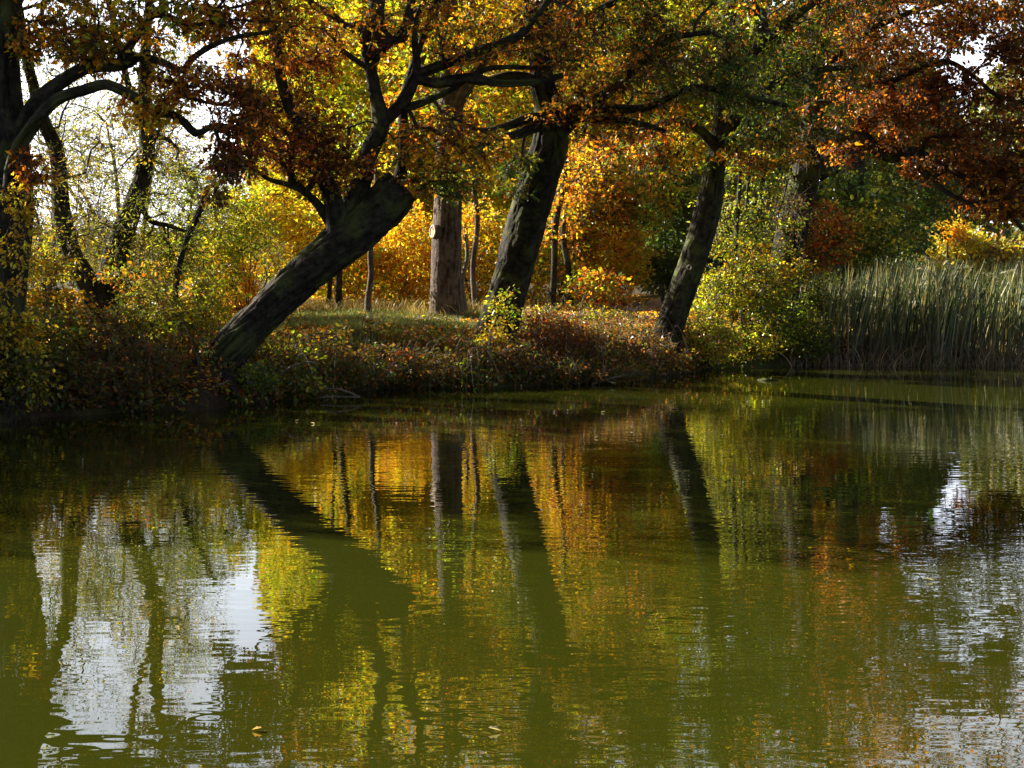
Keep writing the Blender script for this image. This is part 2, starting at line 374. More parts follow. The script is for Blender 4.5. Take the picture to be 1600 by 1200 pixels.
def grow(skel, attr, rg, seg=0.22, bias=0.25, rtip=0.0035, power=0.46, droop=0.0, wig=0.06, rmax=None):
    """skel: (P, r, pathlen); attr (n,3). Returns arrays of nodes, parent index, radius."""
    P0, r0, L0, par0 = skel
    order = np.argsort(np.array([np.min(np.linalg.norm(P0 - a, axis=1)) for a in attr])) if len(attr) < 9000 else np.arange(len(attr))
    cap = len(P0) + int(len(attr) * 14) + 1000
    P = np.empty((cap, 3)); P[:len(P0)] = P0; L = np.empty(cap); L[:len(P0)] = L0; par = np.full(cap, -1); par[:len(P0)] = par0
    dr = np.zeros((cap, 3)); n = len(P0); tips = []
    dr[:n] = 0
    for k in order:
        a = attr[k]; d = np.linalg.norm(P[:n] - a, axis=1); j = int(np.argmin(d + bias * L[:n])); dist = d[j]
        m = max(1, int(dist / seg)); 
        if n + m >= cap: break
        t = np.arange(1, m + 1)[:, None] / m
        ctrl = P[j] + dr[j] * dist * 0.45 + (a - P[j]) * 0.25; ctrl[2] += 0.10 * dist - droop * dist
        Q = (1 - t) ** 2 * P[j] + 2 * t * (1 - t) * ctrl + t * t * a
        if m > 1: Q[:-1] += rg.normal(0, wig * min(dist, 1.0) * 0.5, (m - 1, 3))
        P[n:n + m] = Q; par[n] = j; par[n + 1:n + m] = np.arange(n, n + m - 1)
        prev = np.vstack([P[j], Q[:-1]]); sl = np.linalg.norm(Q - prev, axis=1); L[n:n + m] = L[j] + np.cumsum(sl)
        dr[n:n + m] = unit(Q - prev); n += m; tips.append((k, n - 1))
    P, par, dr = P[:n], par[:n], dr[:n]
    cnt = np.zeros(n)
    for _, i in tips: cnt[i] += 1
    for i in range(n - 1, len(P0) - 1, -1):
        if par[i] >= 0 and par[i] < i: cnt[par[i]] += cnt[i]
    r = rtip * np.maximum(cnt, 1) ** power
    if rmax: r = np.minimum(r, rmax)
    r[:len(P0)] = np.maximum(r0, 0)
    return P, par, r, dr, len(P0), cnt, tips

def twig_mesh(tb, P, par, r, dr, n0, minr=0.0):
    """all grown segments as joined prisms"""
    i = np.arange(n0, len(P)); j = par[i]
    d0 = dr[j].copy(); z = np.linalg.norm(d0, axis=1) < 0.5; d0[z] = dr[i][z]; d1 = dr[i]
    main = np.where((j >= n0) & (r[j] < 1.6 * r[i]), r[j], r[i] * 1.15)
    for lo, hi, S in ((0, 0.012, 3), (0.012, 0.04, 5), (0.04, 9, 9)):
        m = (r[i] >= lo) & (r[i] < hi)
        if not m.any(): continue
        th = np.linspace(0, 2 * np.pi, S, endpoint=False)
        def ring(C0, D, rad):
            ref = np.array([0.31, -0.9, 0.25]); D = unit(D); A = unit(ref - (D @ ref)[:, None] * D); B = np.cross(D, A)
            return C0[:, None, :] + rad[:, None, None] * (np.cos(th)[None, :, None] * A[:, None, :] + np.sin(th)[None, :, None] * B[:, None, :])
        V = np.concatenate([ring(P[j[m]], d0[m], main[m]), ring(P[i[m]], d1[m], r[i][m])], axis=1)
        k = np.arange(S); k2 = np.roll(k, -1); f = np.c_[k, k2, k2 + S, k + S]
        tb.add(V, (np.arange(len(V))[:, None, None] * 2 * S + f[None]).reshape(-1, 4))

def sample_blob(b, rg):
    b['n'] = int(b['n'] * b.get('mul', 1))
    """b: dict(c, r, n, pal, gap)"""
    c, r, n = b['c'], np.array(b['r'], float), b['n']; out = np.zeros((0, 3)); k = 0
    while len(out) < n and k < 12:
        p = rg.uniform(-1, 1, (n * 3, 3)); dd = (p ** 2).sum(1); p = p[(dd < 1)]
        w = c + p * r
        g = fbm(w / b.get('gs', 0.55), 2, 21); w = w[g > b.get('gap', 0.42)]
        w = w[w[:, 2] > b.get('zmin', -9)]
        out = np.vstack([out, w]); k += 1
    return out[:n]

def B(px, py, Y, rx, ry, rd, n, pl, gap=0.46, gs=0.55, leaves=None, bare=0.0, size=None):
    s = Y / F_PX
    d = dict(c=at(px, py, Y), r=(rx * s, rd, ry * s), n=n, pal=pl, gap=gap, gs=gs, bare=bare)
    if leaves: d['leaves'] = leaves
    if size: d['size'] = size
    return d

def plant(name, base, label, cat, blobs, trunks=(), skel=None, seed=1, leaf=0.10, per=9, spread=0.20, shape='oak', mat=None, bark=None, twig=None,
          group=None, seg=0.22, bias=0.25, rtip=0.0035, power=0.46, upness=0.7, trunk_name='trunk', crown_name='crown', wleaf=1.0, droop=0.0, wig=0.06, rmax=None, hero=True, extra=None):
    """A whole tree or bush: trunks = [(P, r, opts)], then branches grown out to leaf clusters inside the blobs."""
    rg = np.random.default_rng(seed); base = np.array(base, float); hero_twigs = rtip >= .005
    t = thing(name, tuple(base), label, cat, group)
    tb = Tubes(); nP, nr, nL, npar = [], [], [], []; off = 0
    for k, (P, r, o) in enumerate(trunks):
        tb.tube(P - base, r, o.get('sides', 12), o.get('bark', 0), o.get('lump', 0.06), seed + k, o.get('freq', 7), True, [(np.array(q[0]) - base, q[1], q[2]) for q in o.get('knots', ())])
        s = o.get('skip', 0.0); i0 = int(len(P) * s)
        PP = P[i0:]; nP.append(PP); nr.append(r[i0:]); nL.append(o.get('L0', 0) + np.arange(len(PP)) * 0.06); npar.append(np.full(len(PP), -1)); off += len(PP)
    tro = tb.build(trunk_name, bark or M_OAK, t) if tb.n else None
    A, meta = [], []
    for k, b in enumerate(blobs):
        a = sample_blob(b, rg); A.append(a); meta += [k] * len(a)
    A = np.vstack(A); meta = np.array(meta)
    if not nP: nP = [base[None]]; nr = [np.array([0.02])]; nL = [np.array([0.])]; npar = [np.array([-1])]
    P, par, r, dr, n0, cnt, tips = grow((np.vstack(nP), np.concatenate(nr), np.concatenate(nL), np.concatenate(npar)), A, rg, seg, bias, rtip, power, droop, wig, rmax)
    tw = Tubes(); twig_mesh(tw, P - base, par, r, dr, n0)
    # leaf clusters with side twigs
    c, u, s, col, nn = [], [], [], [], []
    sC, sD, sR = [], [], []
    for k, b in enumerate(blobs):
        ti = np.array([i for (a, i) in tips if meta[a] == k]); 
        if not len(ti): continue
        ti = ti[rg.random(len(ti)) >= b.get('bare', 0)]
        if not len(ti): continue
        m = b.get('leaves', per); T = P[ti]; D = dr[ti]
        cc = pal(b['pal'], len(ti), rg, 0.12)
        for q in range(m):
            off_ = rg.normal(0, 1, T.shape); off_ = unit(off_) * (spread * rg.random((len(T), 1)) ** 0.6); off_[:, 2] *= 0.5
            c.append(T + off_ - D * spread * 0.3 - base)
            du = unit(off_) + D * 0.5 + rg.normal(0, 0.35, T.shape); du[:, 2] -= 0.25; u.append(du)
            n_ = rg.normal(0, 1, T.shape); n_[:, 2] += upness * 1.6; nn.append(n_)
            s.append(b.get('size', leaf) * rg.uniform(0.5, 1.3, len(T)))
            mix = rg.random((len(T), 1)) < 0.35
            cl = np.where(mix, pal(b['pal'], len(T), rg), cc) * rg.uniform(0.85, 1.12, (len(T), 1)); col.append(np.clip(cl, 0.005, 0.85))
        # two or three bare side twigs per cluster carry the leaves
        for q in range(4 if hero_twigs else 2):
            e = T + unit(rg.normal(0, 1, T.shape)) * spread * (1.25 if hero_twigs else 0.8)
            sC.append(T - D * spread * 0.5 - base); sD.append(e - base)
    if sC:
        a, b_ = np.vstack(sC), np.vstack(sD); d = unit(b_ - a); th = np.linspace(0, 2 * np.pi, 3, endpoint=False); ref = np.array([0.31, -0.9, 0.25])
        A1 = unit(ref - (d @ ref)[:, None] * d); B1 = np.cross(d, A1)
        o = (np.cos(th)[None, :, None] * A1[:, None] + np.sin(th)[None, :, None] * B1[:, None])
        V = np.concatenate([a[:, None] + o * rtip, b_[:, None] + o * rtip * 0.5], 1); k = np.arange(3); k2 = np.roll(k, -1); f = np.c_[k, k2, k2 + 3, k + 3]
        tw.add(V, (np.arange(len(V))[:, None, None] * 6 + f[None]).reshape(-1, 4))
    if tw.n: tw.build('branches', twig or M_TWIG, t)
    if c: leaf_mesh(crown_name, np.vstack(c), np.vstack(u), np.vstack(nn), np.concatenate(s), np.vstack(col), mat or M_LEAF, t, shape, wleaf)
    if extra: extra(t, base, tro)
    return t

HERO = dict(sides=110, bark=0.050, lump=0.07, freq=7)
LIMB = dict(sides=20, bark=0.014, lump=0.12, freq=6)

# ------------------------------------------------------------------ 1. the oak at the left edge
def tr(pts, o, step=0.12, **kw):
    P, r = hand(pts, step); d = dict(o); d.update(kw); return (P, r, d)
b0 = at(-12, 610, 18.9); b0[2] = gz(b0[0], b0[1])
edge = [tr([(-30, 680, 52, 19.0), (-16, 600, 38, 19.0), (2, 480, 33, 19.0), (14, 360, 33, 19.0), (8, 250, 38, 19.0), (-8, 140, 38, 19.0), (-14, 0, 36, 19.0), (-20, -200, 32, 19.1), (-10, -480, 22, 19.3)], HERO, 0.05, skip=0.45),
        tr([(5, 262, 16.8, 19.0), (32, 205, 14.3, 18.9), (62, 155, 11.8, 18.9), (105, 122, 10.1, 18.9), (140, 104, 10.1, 18.9), (178, 104, 8.4, 18.9), (203, 98, 7.6, 18.9), (218, 88, 5.9, 18.9), (255, 98, 5.5, 18.8), (285, 110, 5.0, 18.8), (300, 92, 4.6, 18.8), (330, 72, 4.2, 18.8), (370, 58, 3.4, 18.8), (430, 48, 2.5, 18.7)], LIMB, 0.08),
        tr([(28, 232, 11.8, 18.7), (60, 185, 9.2, 18.6), (90, 155, 8.4, 18.6), (130, 141, 8.4, 18.6), (165, 132, 8.0, 18.6), (200, 146, 7.6, 18.6), (240, 170, 6.7, 18.6), (280, 184, 6.3, 18.6), (306, 208, 5.9, 18.6), (335, 196, 4.2, 18.6), (365, 200, 3.4, 18.6), (400, 215, 2.5, 18.5)], LIMB, 0.08),
        tr([(185, 100, 6.7, 18.9), (205, 70, 5.9, 18.9), (222, 45, 5.0, 18.9), (240, 24, 5.0, 18.9), (270, 28, 4.2, 18.9), (300, 40, 3.4, 18.9), (340, 30, 2.5, 18.9)], LIMB, 0.08),
        tr([(10, 268, 4.2, 18.5), (25, 225, 4.2, 18.5), (50, 190, 3.8, 18.5), (72, 178, 2.9, 18.5)], LIMB, 0.08),
        tr([(-12, 80, 15.1, 19), (40, -30, 11.8, 19.3), (140, -130, 9.2, 19.5), (280, -220, 6.7, 19.8), (420, -300, 4.2, 20)], LIMB, 0.12),
        tr([(-12, 20, 15.1, 19), (-30, -100, 13.4, 18.6), (60, -260, 10.1, 18.0), (150, -420, 6.7, 17.6)], LIMB, 0.12)]
plant('oak_tree', b0, 'dark oak cut by the left edge of the photo, arching limbs reaching right', 'oak tree',
      [B(110, 20, 19.2, 110, 50, 1.0, 95, ['gold', 'orange', 'olive'], .44), B(250, 40, 19.0, 120, 55, 1.2, 120, ['orange', 'gold', 'ygreen'], .48),
       B(70, 65, 19.0, 60, 40, .6, 50, ['olive', 'orange']), B(390, 40, 19.3, 110, 75, 1.2, 140, ['rust', 'orange', 'gold'], .49), B(160, 90, 18.8, 120, 34, .6, 70, ['orange', 'gold', 'olive']),
       B(240, 165, 18.6, 70, 40, .5, 44, ['orange', 'gold']), B(310, 130, 18.7, 70, 34, .6, 50, ['orange', 'rust']), B(380, 190, 18.6, 55, 62, .6, 95, ['rust', 'orange', 'brown'], .40),
       B(370, 262, 18.6, 42, 30, .5, 42, ['rust', 'brown', 'olive'], .38), B(350, 310, 18.6, 24, 12, .3, 8, ['olive', 'brown']),
       B(45, 265, 18.3, 45, 26, .3, 20, ['rust', 'orange'], .3), B(30, 330, 18.4, 30, 50, .3, 26, ['yellow', 'gold'], .3, size=.07),
       B(20, 430, 18.4, 30, 70, .3, 26, ['yellow', 'gold'], .3, size=.07), B(200, -150, 19.6, 300, 130, 2.2, 420, ['orange', 'rust'], .46), B(80, -330, 19.0, 300, 150, 2.4, 420, ['orange', 'rust', 'olive'], .44), B(-100, -500, 20.2, 420, 220, 2.6, 900, ['orange', 'olive'], .40, size=.15)],
      edge, seed=11, leaf=.088, per=12, spread=.19, rtip=.005)

# ------------------------------------------------------------------ 2. the oak that leans to the right over the bank
b1 = at(322, 598, 21.8); b1[2] = gz(b1[0], b1[1])
lean_P = [(286, 640, 56, 22.0), (314, 602, 38, 21.9), (347, 560, 28, 21.8), (382, 521, 27, 21.8), (422, 480, 27, 21.8), (470, 435, 29, 21.8), (526, 387, 31, 21.8), (570, 349, 33, 21.8), (606, 316, 32, 21.8), (630, 292, 25, 21.8)]
kn = [(at(545, 352, 21.4), .22, .07), (at(566, 378, 21.35), .10, .06), (at(505, 372, 21.5), .2, .05), (at(600, 270, 21.6), .22, .09), (at(528, 372, 21.35), .08, .05), (at(630, 300, 21.5), .2, .05)]
lean = [tr(lean_P, HERO, 0.035, skip=0.7, knots=kn, bark=.085),
        tr([(536, 372, 26, 21.8), (552, 322, 18, 21.8), (566, 278, 15, 21.8), (576, 240, 14, 21.8), (592, 205, 13, 21.8), (597, 188, 12, 21.8), (587, 150, 9.5, 21.8), (580, 115, 9, 21.8), (572, 75, 8.5, 21.8), (574, 45, 7, 21.8), (582, 15, 6, 21.8), (590, -60, 6, 21.8), (610, -180, 5, 21.8)], LIMB, .06, sides=26),
        tr([(592, 192, 11, 21.8), (612, 178, 10, 21.8), (630, 158, 10, 21.7), (645, 128, 9, 21.6), (652, 100, 6, 21.6), (648, 65, 5, 21.6), (655, 20, 4.5, 21.6), (690, -60, 4, 21.6)], LIMB, .06),
        tr([(580, 108, 6, 21.8), (592, 85, 5.5, 21.7), (612, 65, 5, 21.7), (630, 45, 4, 21.6), (634, 25, 3.5, 21.6)], LIMB, .06),
        tr([(648, 118, 8, 21.6), (685, 104, 8, 21.5), (725, 88, 8, 21.4), (770, 72, 7, 21.3), (810, 56, 6.5, 21.2), (832, 32, 5, 21.2), (850, 10, 4.5, 21.1), (890, -40, 4, 21)], LIMB, .06),
        tr([(648, 122, 7, 21.6), (680, 130, 8, 21.5), (705, 126, 9, 21.5), (740, 122, 8, 21.4), (780, 130, 6, 21.4), (830, 128, 5, 21.3), (880, 118, 4, 21.3)], LIMB, .06),
        tr([(620, 172, 7, 21.8), (655, 162, 6, 21.7), (700, 142, 5, 21.6), (760, 108, 4, 21.5), (840, 106, 3, 21.4)], LIMB, .06),
        tr([(612, 310, 14, 21.9), (628, 262, 9, 22.0), (631, 210, 8, 22.1), (630, 165, 7, 22.1), (640, 120, 6, 22.2), (660, 60, 5, 22.2), (700, -40, 4, 22.3)], LIMB, .06),
        tr([(532, 372, 22, 21.7), (524, 325, 15, 21.6), (508, 280, 13, 21.5), (480, 225, 11, 21.4), (455, 175, 9, 21.3), (438, 120, 8, 21.2), (430, 60, 7, 21.2), (400, -60, 5, 21)], LIMB, .06),
        tr([(516, 350, 8, 21.7), (495, 318, 7, 21.6), (470, 294, 6, 21.5), (446, 262, 5, 21.4), (415, 232, 4, 21.3), (385, 215, 3, 21.2)], LIMB, .06),
        tr([(478, 300, 4.5, 21.5), (448, 288, 4, 21.4), (420, 280, 3.2, 21.3), (395, 262, 2.6, 21.2)], LIMB, .06)]
def lean_extra(t, base, tro):
    tb = Tubes()      # long open scar along the upper side of the leaning stem, and surface roots at its foot
    for pts in ([(312, 560, 5, 21.45), (286, 572, 6, 21.4), (262, 590, 5, 21.3)], [(330, 590, 9, 21.4), (318, 606, 8, 21.3), (300, 624, 7, 21.2)], [(352, 586, 9, 21.4), (362, 604, 8, 21.3), (370, 622, 6, 21.2)]):
        P, r = hand(pts, .08); tb.tube(P - base, r, 12, .01, .15, 5)
    tb.build('root', M_OAK, t)
    tb = Tubes()
    P, r = hand([(355, 521, 3, 21.68), (372, 503, 5, 21.64), (408, 467, 5.5, 21.62), (440, 436, 5, 21.62), (459, 419, 3, 21.64)], .05); tb.tube(P - base, r, 14, .012, .2, 8)
    tb.build('scar_ridge', M_BROWN, t)
plant('oak_tree', b1, 'massive oak leaning far right over the bank, with furrowed trunk and blunt broken top', 'oak tree',
      [B(455, 200, 21.4, 90, 60, 1.0, 150, ['rust', 'orange', 'brown'], .40), B(510, 250, 21.2, 80, 40, .8, 105, ['rust', 'brown', 'orange'], .38), B(430, 110, 21.3, 90, 60, 1.2, 110, ['rust', 'orange'], .44),
       B(520, 60, 21.4, 110, 60, 1.2, 85, ['orange', 'rust', 'gold'], .50), B(640, 10, 21.5, 120, 45, 1.2, 60, ['orange', 'gold', 'olive'], .50), B(480, 300, 21.6, 60, 16, .4, 14, ['orange', 'olive']),
       B(690, 205, 21.3, 70, 34, .6, 38, ['orange', 'rust', 'olive'], .42), B(760, 50, 21.2, 110, 50, 1.0, 66, ['orange', 'gold', 'olive', 'brown'], .50), B(740, 245, 21.4, 90, 40, .7, 80, ['orange', 'olive', 'gold'], .40),
       B(860, 50, 21.2, 90, 60, 1.0, 66, ['olive', 'orange', 'rust'], .46), B(700, 295, 21.6, 60, 26, .5, 30, ['olive', 'green', 'orange'], .36), B(635, 240, 21.6, 40, 50, .5, 26, ['orange', 'olive']),
       B(600, -140, 21.5, 330, 100, 2.0, 520, ['orange', 'rust', 'olive'], .46), B(560, -320, 21.2, 330, 120, 2.4, 420, ['orange', 'rust', 'gold'], .46), B(520, -440, 21.8, 380, 170, 2.6, 850, ['orange', 'rust'], .40, size=.15)],
      lean, seed=22, leaf=.085, per=12, spread=.19, rtip=.005, extra=lean_extra)

def W(x, y, z, rx, ry, rz, n, pl, gap, size): return dict(c=np.array([x, y, z], float), r=(rx, ry, rz), n=n, pal=pl, gap=gap, size=size)
for k, (x, y, lab, bl) in enumerate([  # unseen oaks, added so that their crowns keep sun off the water
        (-14, 20.8, 'big unseen oak next along the left bank, added to shade the water', [W(-14, 21.0, 8.4, 6, 3.2, 3.6, 1900, ['orange', 'olive', 'rust'], .38, .17), W(-14.5, 22.4, 3.2, 4.8, 2.3, 2.9, 1700, ['olive', 'green'], .30, .15)]),
        (-23.5, 21.5, 'second unseen oak along the left bank, added to shade the water', [W(-23.5, 22.0, 8.6, 6.4, 3.4, 3.8, 1900, ['orange', 'olive', 'rust'], .38, .18)]),
        (-15.5, 26.0, 'unseen oak set back at the left, added to shade the water by the bank', [W(-15.5, 26.4, 8.8, 4.0, 1.8, 3.0, 380, ['orange', 'olive', 'rust'], .43, .17)]),
        (-33, 22, 'third unseen oak along the left bank, added to shade the water', [W(-33, 22.5, 8.6, 6.6, 3.4, 3.8, 1800, ['orange', 'olive'], .38, .2)])]):
    b8 = np.array([x, y, gz(x, y)]); P8, r8 = resample([b8 - [0, 0, .3], b8 + [.1, 0, 1.5], b8 + [.4, .1, 4], b8 + [.2, 0, 7], b8 + [.4, 0, 11]], [.6, .45, .4, .3, .12], .1)
    plant('oak_tree', b8, lab, 'oak tree', bl, [(P8, r8, dict(HERO, sides=40, skip=.35))], seed=230 + k, per=9, spread=.28)

# ------------------------------------------------------------------ 3. the straight oak with a pruning scar
b2 = at(698, 488, 31.5); b2[2] = gz(b2[0], b2[1])
st = [tr([(700, 512, 34, 31.5), (698, 486, 27, 31.5), (697, 440, 24, 31.5), (698, 380, 23, 31.5), (700, 310, 21.5, 31.5), (702, 220, 20, 31.5), (705, 120, 17, 31.5), (700, 0, 14, 31.5), (706, -160, 9, 31.5)], HERO, .05, skip=.45, bark=.024, lump=.03, freq=11),
      tr([(702, 190, 12, 31.5), (740, 120, 9, 31.2), (800, 60, 7, 31), (860, 20, 5, 31)], LIMB, .1), tr([(702, 160, 12, 31.5), (660, 90, 9, 31.8), (610, 40, 7, 32), (560, 10, 5, 32)], LIMB, .1)]
def cut_extra(t, base, tro):
    tb = Tubes(); c = at(679, 362, 31.12) - base; s = 31.2 / F_PX
    n = unit(np.array([-0.80, -0.6, 0.05]))
    P = np.array([c - n * .06, c - n * .02, c + n * .02, c + n * .035]); tb.tube(P, np.array([.17, .165, .155, .15]), 24, .006, .05, 4); tb.build('branch_collar', M_BROWN, t)
    tb = Tubes(); ang = np.linspace(0, 2 * np.pi, 40, endpoint=True)
    a = unit(np.cross(n, [0, 0, 1.])); b = np.cross(n, a)
    ring = c + n * .045 + .100 * (np.cos(ang)[:, None] * a + 1.25 * np.sin(ang)[:, None] * b)
    tb.tube(ring, np.full(40, .022), 8, .006, .3, 3, cap=False); tb.build('callus_ring', mat_simple('callus', (.34, .30, .25), (.60, .56, .50), 30), t)
    tb = Tubes(); tb.tube(np.array([c + n * .03, c + n * .05]), np.array([.105, .10]), 20, 0, 0.02, 3); tb.build('cut_face', mat_simple('cut_wood', (.36, .22, .14), (.55, .40, .28), 25), t)
plant('oak_tree', b2, 'straight brown oak trunk with a round pale pruning scar, standing behind the leaning oak', 'oak tree',
      [B(700, 150, 31.5, 110, 80, 2, 200, ['ygreen', 'orange', 'olive'], .44), B(620, 60, 32, 120, 70, 2.2, 200, ['ygreen', 'gold'], .44), B(800, 60, 31, 110, 70, 2.0, 170, ['gold', 'olive', 'orange'], .44),
       B(705, 285, 31.1, 60, 26, 1.0, 60, ['green', 'olive', 'ygreen'], .36), B(700, -120, 31.5, 260, 110, 3.4, 420, ['ygreen', 'orange'], .46)],
      st, seed=33, leaf=.12, per=9, spread=.25, shape='round', bark=M_BROWN, extra=cut_extra, rmax=.10)

# ------------------------------------------------------------------ 4. second leaning oak, centre
b3 = at(778, 522, 26.4); b3[2] = gz(b3[0], b3[1])
t3 = [tr([(768, 556, 44, 26.7), (776, 522, 33, 26.6), (788, 478, 29, 26.3), (802, 425, 28, 25.9), (817, 370, 29, 25.3), (833, 312, 29, 24.7), (850, 255, 27, 24.1), (860, 215, 25, 23.7), (856, 165, 20, 23.5), (846, 120, 17, 23.4), (846, 60, 17, 23.3), (850, -40, 15, 23.1), (860, -220, 11, 22.8), (850, -420, 7, 22.6)], HERO, .05, skip=.55, knots=[(at(893, 268, 24), .2, .06), (at(880, 222, 23.4), .2, .07)]),
      tr([(870, 205, 18, 23.6), (905, 176, 12, 23.3), (940, 152, 9, 23.1), (975, 122, 7, 22.9), (1010, 90, 6, 22.7), (1050, 60, 5, 22.5), (1110, 50, 3.5, 22.3)], LIMB, .08),
      tr([(872, 198, 12, 23.6), (900, 172, 9, 23.3), (950, 170, 7, 23.1), (1010, 168, 6, 22.9), (1080, 138, 5, 22.8), (1160, 150, 4, 22.7), (1230, 165, 3, 22.6)], LIMB, .08),
      tr([(868, 190, 10, 23.5), (830, 184, 8, 23.2), (795, 196, 6, 23.0), (760, 205, 5, 22.9), (730, 200, 3, 22.8)], LIMB, .08),
      tr([(858, 188, 10, 23.4), (815, 208, 7, 23.1), (775, 218, 6, 23.0), (745, 232, 4, 22.8)], LIMB, .08),
      tr([(846, 130, 10, 23.4), (800, 118, 7, 23.2), (750, 128, 6, 23), (710, 118, 4, 22.8)], LIMB, .08),
      tr([(847, 90, 10, 23.3), (880, 50, 8, 23.1), (930, 20, 6, 22.9), (1000, -20, 5, 22.7)], LIMB, .08),
      tr([(884, 195, 8, 23.5), (930, 188, 6, 23.3), (985, 190, 5, 23.1), (1040, 205, 3.5, 22.9)], LIMB, .08)]
plant('oak_tree', b3, 'tall black leaning oak in the centre with yellow leaves at its foot', 'oak tree',
      [B(950, 80, 22.8, 110, 70, 1.2, 120, ['olive', 'orange', 'brown'], .45), B(1070, 100, 22.7, 120, 70, 1.3, 150, ['olive', 'green', 'brown'], .44), B(1010, 30, 22.6, 140, 50, 1.2, 110, ['olive', 'olive', 'green', 'gold'], .45),
       B(980, 185, 23, 120, 34, .8, 60, ['orange', 'olive', 'rust'], .40), B(812, 275, 23.6, 34, 40, .4, 34, ['dark', 'green', 'olive'], .38), B(880, 150, 22.8, 60, 50, .8, 40, ['brown', 'olive', 'orange']),
       B(1180, 130, 22.6, 80, 50, 1.0, 70, ['olive', 'green'], .42), 
       B(840, 30, 22.9, 80, 40, .8, 50, ['olive', 'orange'], .46), B(960, -130, 22.8, 320, 100, 2.2, 520, ['olive', 'orange'], .46), B(900, -320, 22.4, 330, 120, 2.6, 420, ['olive', 'orange', 'rust'], .46), B(880, -420, 23.4, 380, 160, 2.6, 850, ['olive', 'orange'], .40, size=.15)],
      t3, seed=44, leaf=.088, per=13, spread=.19, rtip=.005)

# ------------------------------------------------------------------ 5. third leaning oak, mossy
b4 = at(1040, 548, 28.6); b4[2] = gz(b4[0], b4[1])
t4 = [tr([(1026, 580, 34, 28.8), (1036, 545, 25, 28.7), (1050, 500, 21, 28.6), (1068, 450, 20.5, 28.5), (1086, 400, 20, 28.4), (1101, 350, 20, 28.3), (1111, 300, 18, 28.2), (1119, 250, 15, 28.1), (1126, 200, 13, 28.0), (1132, 120, 13, 27.9), (1140, 0, 11, 27.8), (1150, -200, 8, 27.6)], HERO, .05, skip=.5, bark=.032, knots=[(at(1072, 388, 28.1), .16, .10), (at(1132, 318, 28), .2, .05)]),
      tr([(1128, 215, 12, 28), (1165, 165, 9, 27.7), (1215, 130, 7, 27.4), (1280, 110, 5, 27.2), (1340, 105, 3, 27)], LIMB, .1), tr([(1124, 235, 9, 28), (1090, 200, 7, 27.8), (1050, 190, 5, 27.6), (1000, 205, 4, 27.4), (950, 215, 3, 27.2)], LIMB, .1),
      tr([(1130, 160, 9, 28), (1180, 80, 7, 27.6), (1250, 20, 6, 27.3), (1320, -30, 4, 27)], LIMB, .1)]
def t4_extra(t, base, tro):
    tb = Tubes(); P, r = hand([(1078, 418, 4, 28.05), (1077, 418, 4, 27.95)], .05); 
    c = at(1077, 418, 28.06) - base; ang = np.linspace(0, 2 * np.pi, 24); tb.tube(c + np.c_[.042 * np.cos(ang), 0 * ang, .042 * np.sin(ang)], np.full(24, .012), 6, 0, 0, 3, cap=False); tb.build('branch_scar', mat_simple('scar', (.2, .17, .12), (.34, .3, .22), 40), t)
plant('oak_tree', b4, 'mossy oak leaning right beside the trodden path, rightmost of the three leaning trunks', 'oak tree',
      [B(1180, 90, 27.5, 120, 80, 1.6, 190, ['olive', 'green', 'ygreen'], .42), B(1250, 150, 27.3, 110, 80, 1.5, 170, ['green', 'olive'], .42), B(1170, 200, 27.9, 80, 40, 1.2, 70, ['olive', 'green', 'gold'], .40), B(1060, 240, 27.6, 60, 30, .8, 46, ['gold', 'orange', 'ygreen'], .44),
       B(1200, 245, 27.4, 80, 30, .9, 60, ['orange', 'olive'], .42), B(1240, 10, 27.4, 150, 60, 1.8, 170, ['olive', 'green', 'orange'], .44), B(980, 235, 27.2, 90, 34, .8, 60, ['rust', 'orange', 'olive'], .42),
       B(1180, -160, 27.6, 260, 110, 2.6, 480, ['olive', 'green'], .46), B(1180, -380, 26.5, 300, 180, 4, 900, ['olive', 'green'], .40, size=.16)],
      t4, seed=55, leaf=.092, per=13, spread=.20, rtip=.005, bark=M_MOSSY, extra=t4_extra)

# ------------------------------------------------------------------ 6. the rust-coloured oaks behind the reeds
b5 = at(1225, 440, 35.5); b5[2] = gz(b5[0], b5[1])
t5 = [tr([(1212, 500, 34, 35.5), (1226, 420, 25, 35.5), (1240, 350, 23, 35.3), (1254, 290, 22, 35.2), (1262, 240, 20, 35), (1268, 190, 15, 34.8), (1275, 100, 12, 34.6), (1290, -60, 9, 34.4)], HERO, .08, skip=.6, bark=.05, lump=.16),
      tr([(1262, 228, 14, 35), (1290, 216, 12, 34.7), (1320, 222, 12, 34.4), (1345, 214, 11, 34.2), (1368, 232, 9, 34), (1395, 246, 9, 33.8), (1430, 238, 7, 33.6), (1480, 262, 5, 33.4), (1540, 300, 4, 33.2), (1600, 360, 3, 33)], LIMB, .1),
      tr([(1268, 180, 8, 34.8), (1320, 140, 5, 34.4), (1390, 128, 4.5, 34), (1470, 96, 4, 33.7), (1520, 118, 3.5, 33.5), (1560, 150, 3, 33.3), (1640, 170, 2.5, 33)], LIMB, .1),
      tr([(1272, 130, 7, 34.7), (1340, 60, 5, 34.3), (1420, 20, 4, 34), (1520, -10, 5, 33.6), (1600, -20, 4, 33.4)], LIMB, .1),
      tr([(1420, 240, 6, 33.7), (1450, 275, 5, 33.4), (1478, 300, 4, 33.2), (1520, 320, 3, 33)], LIMB, .1)]
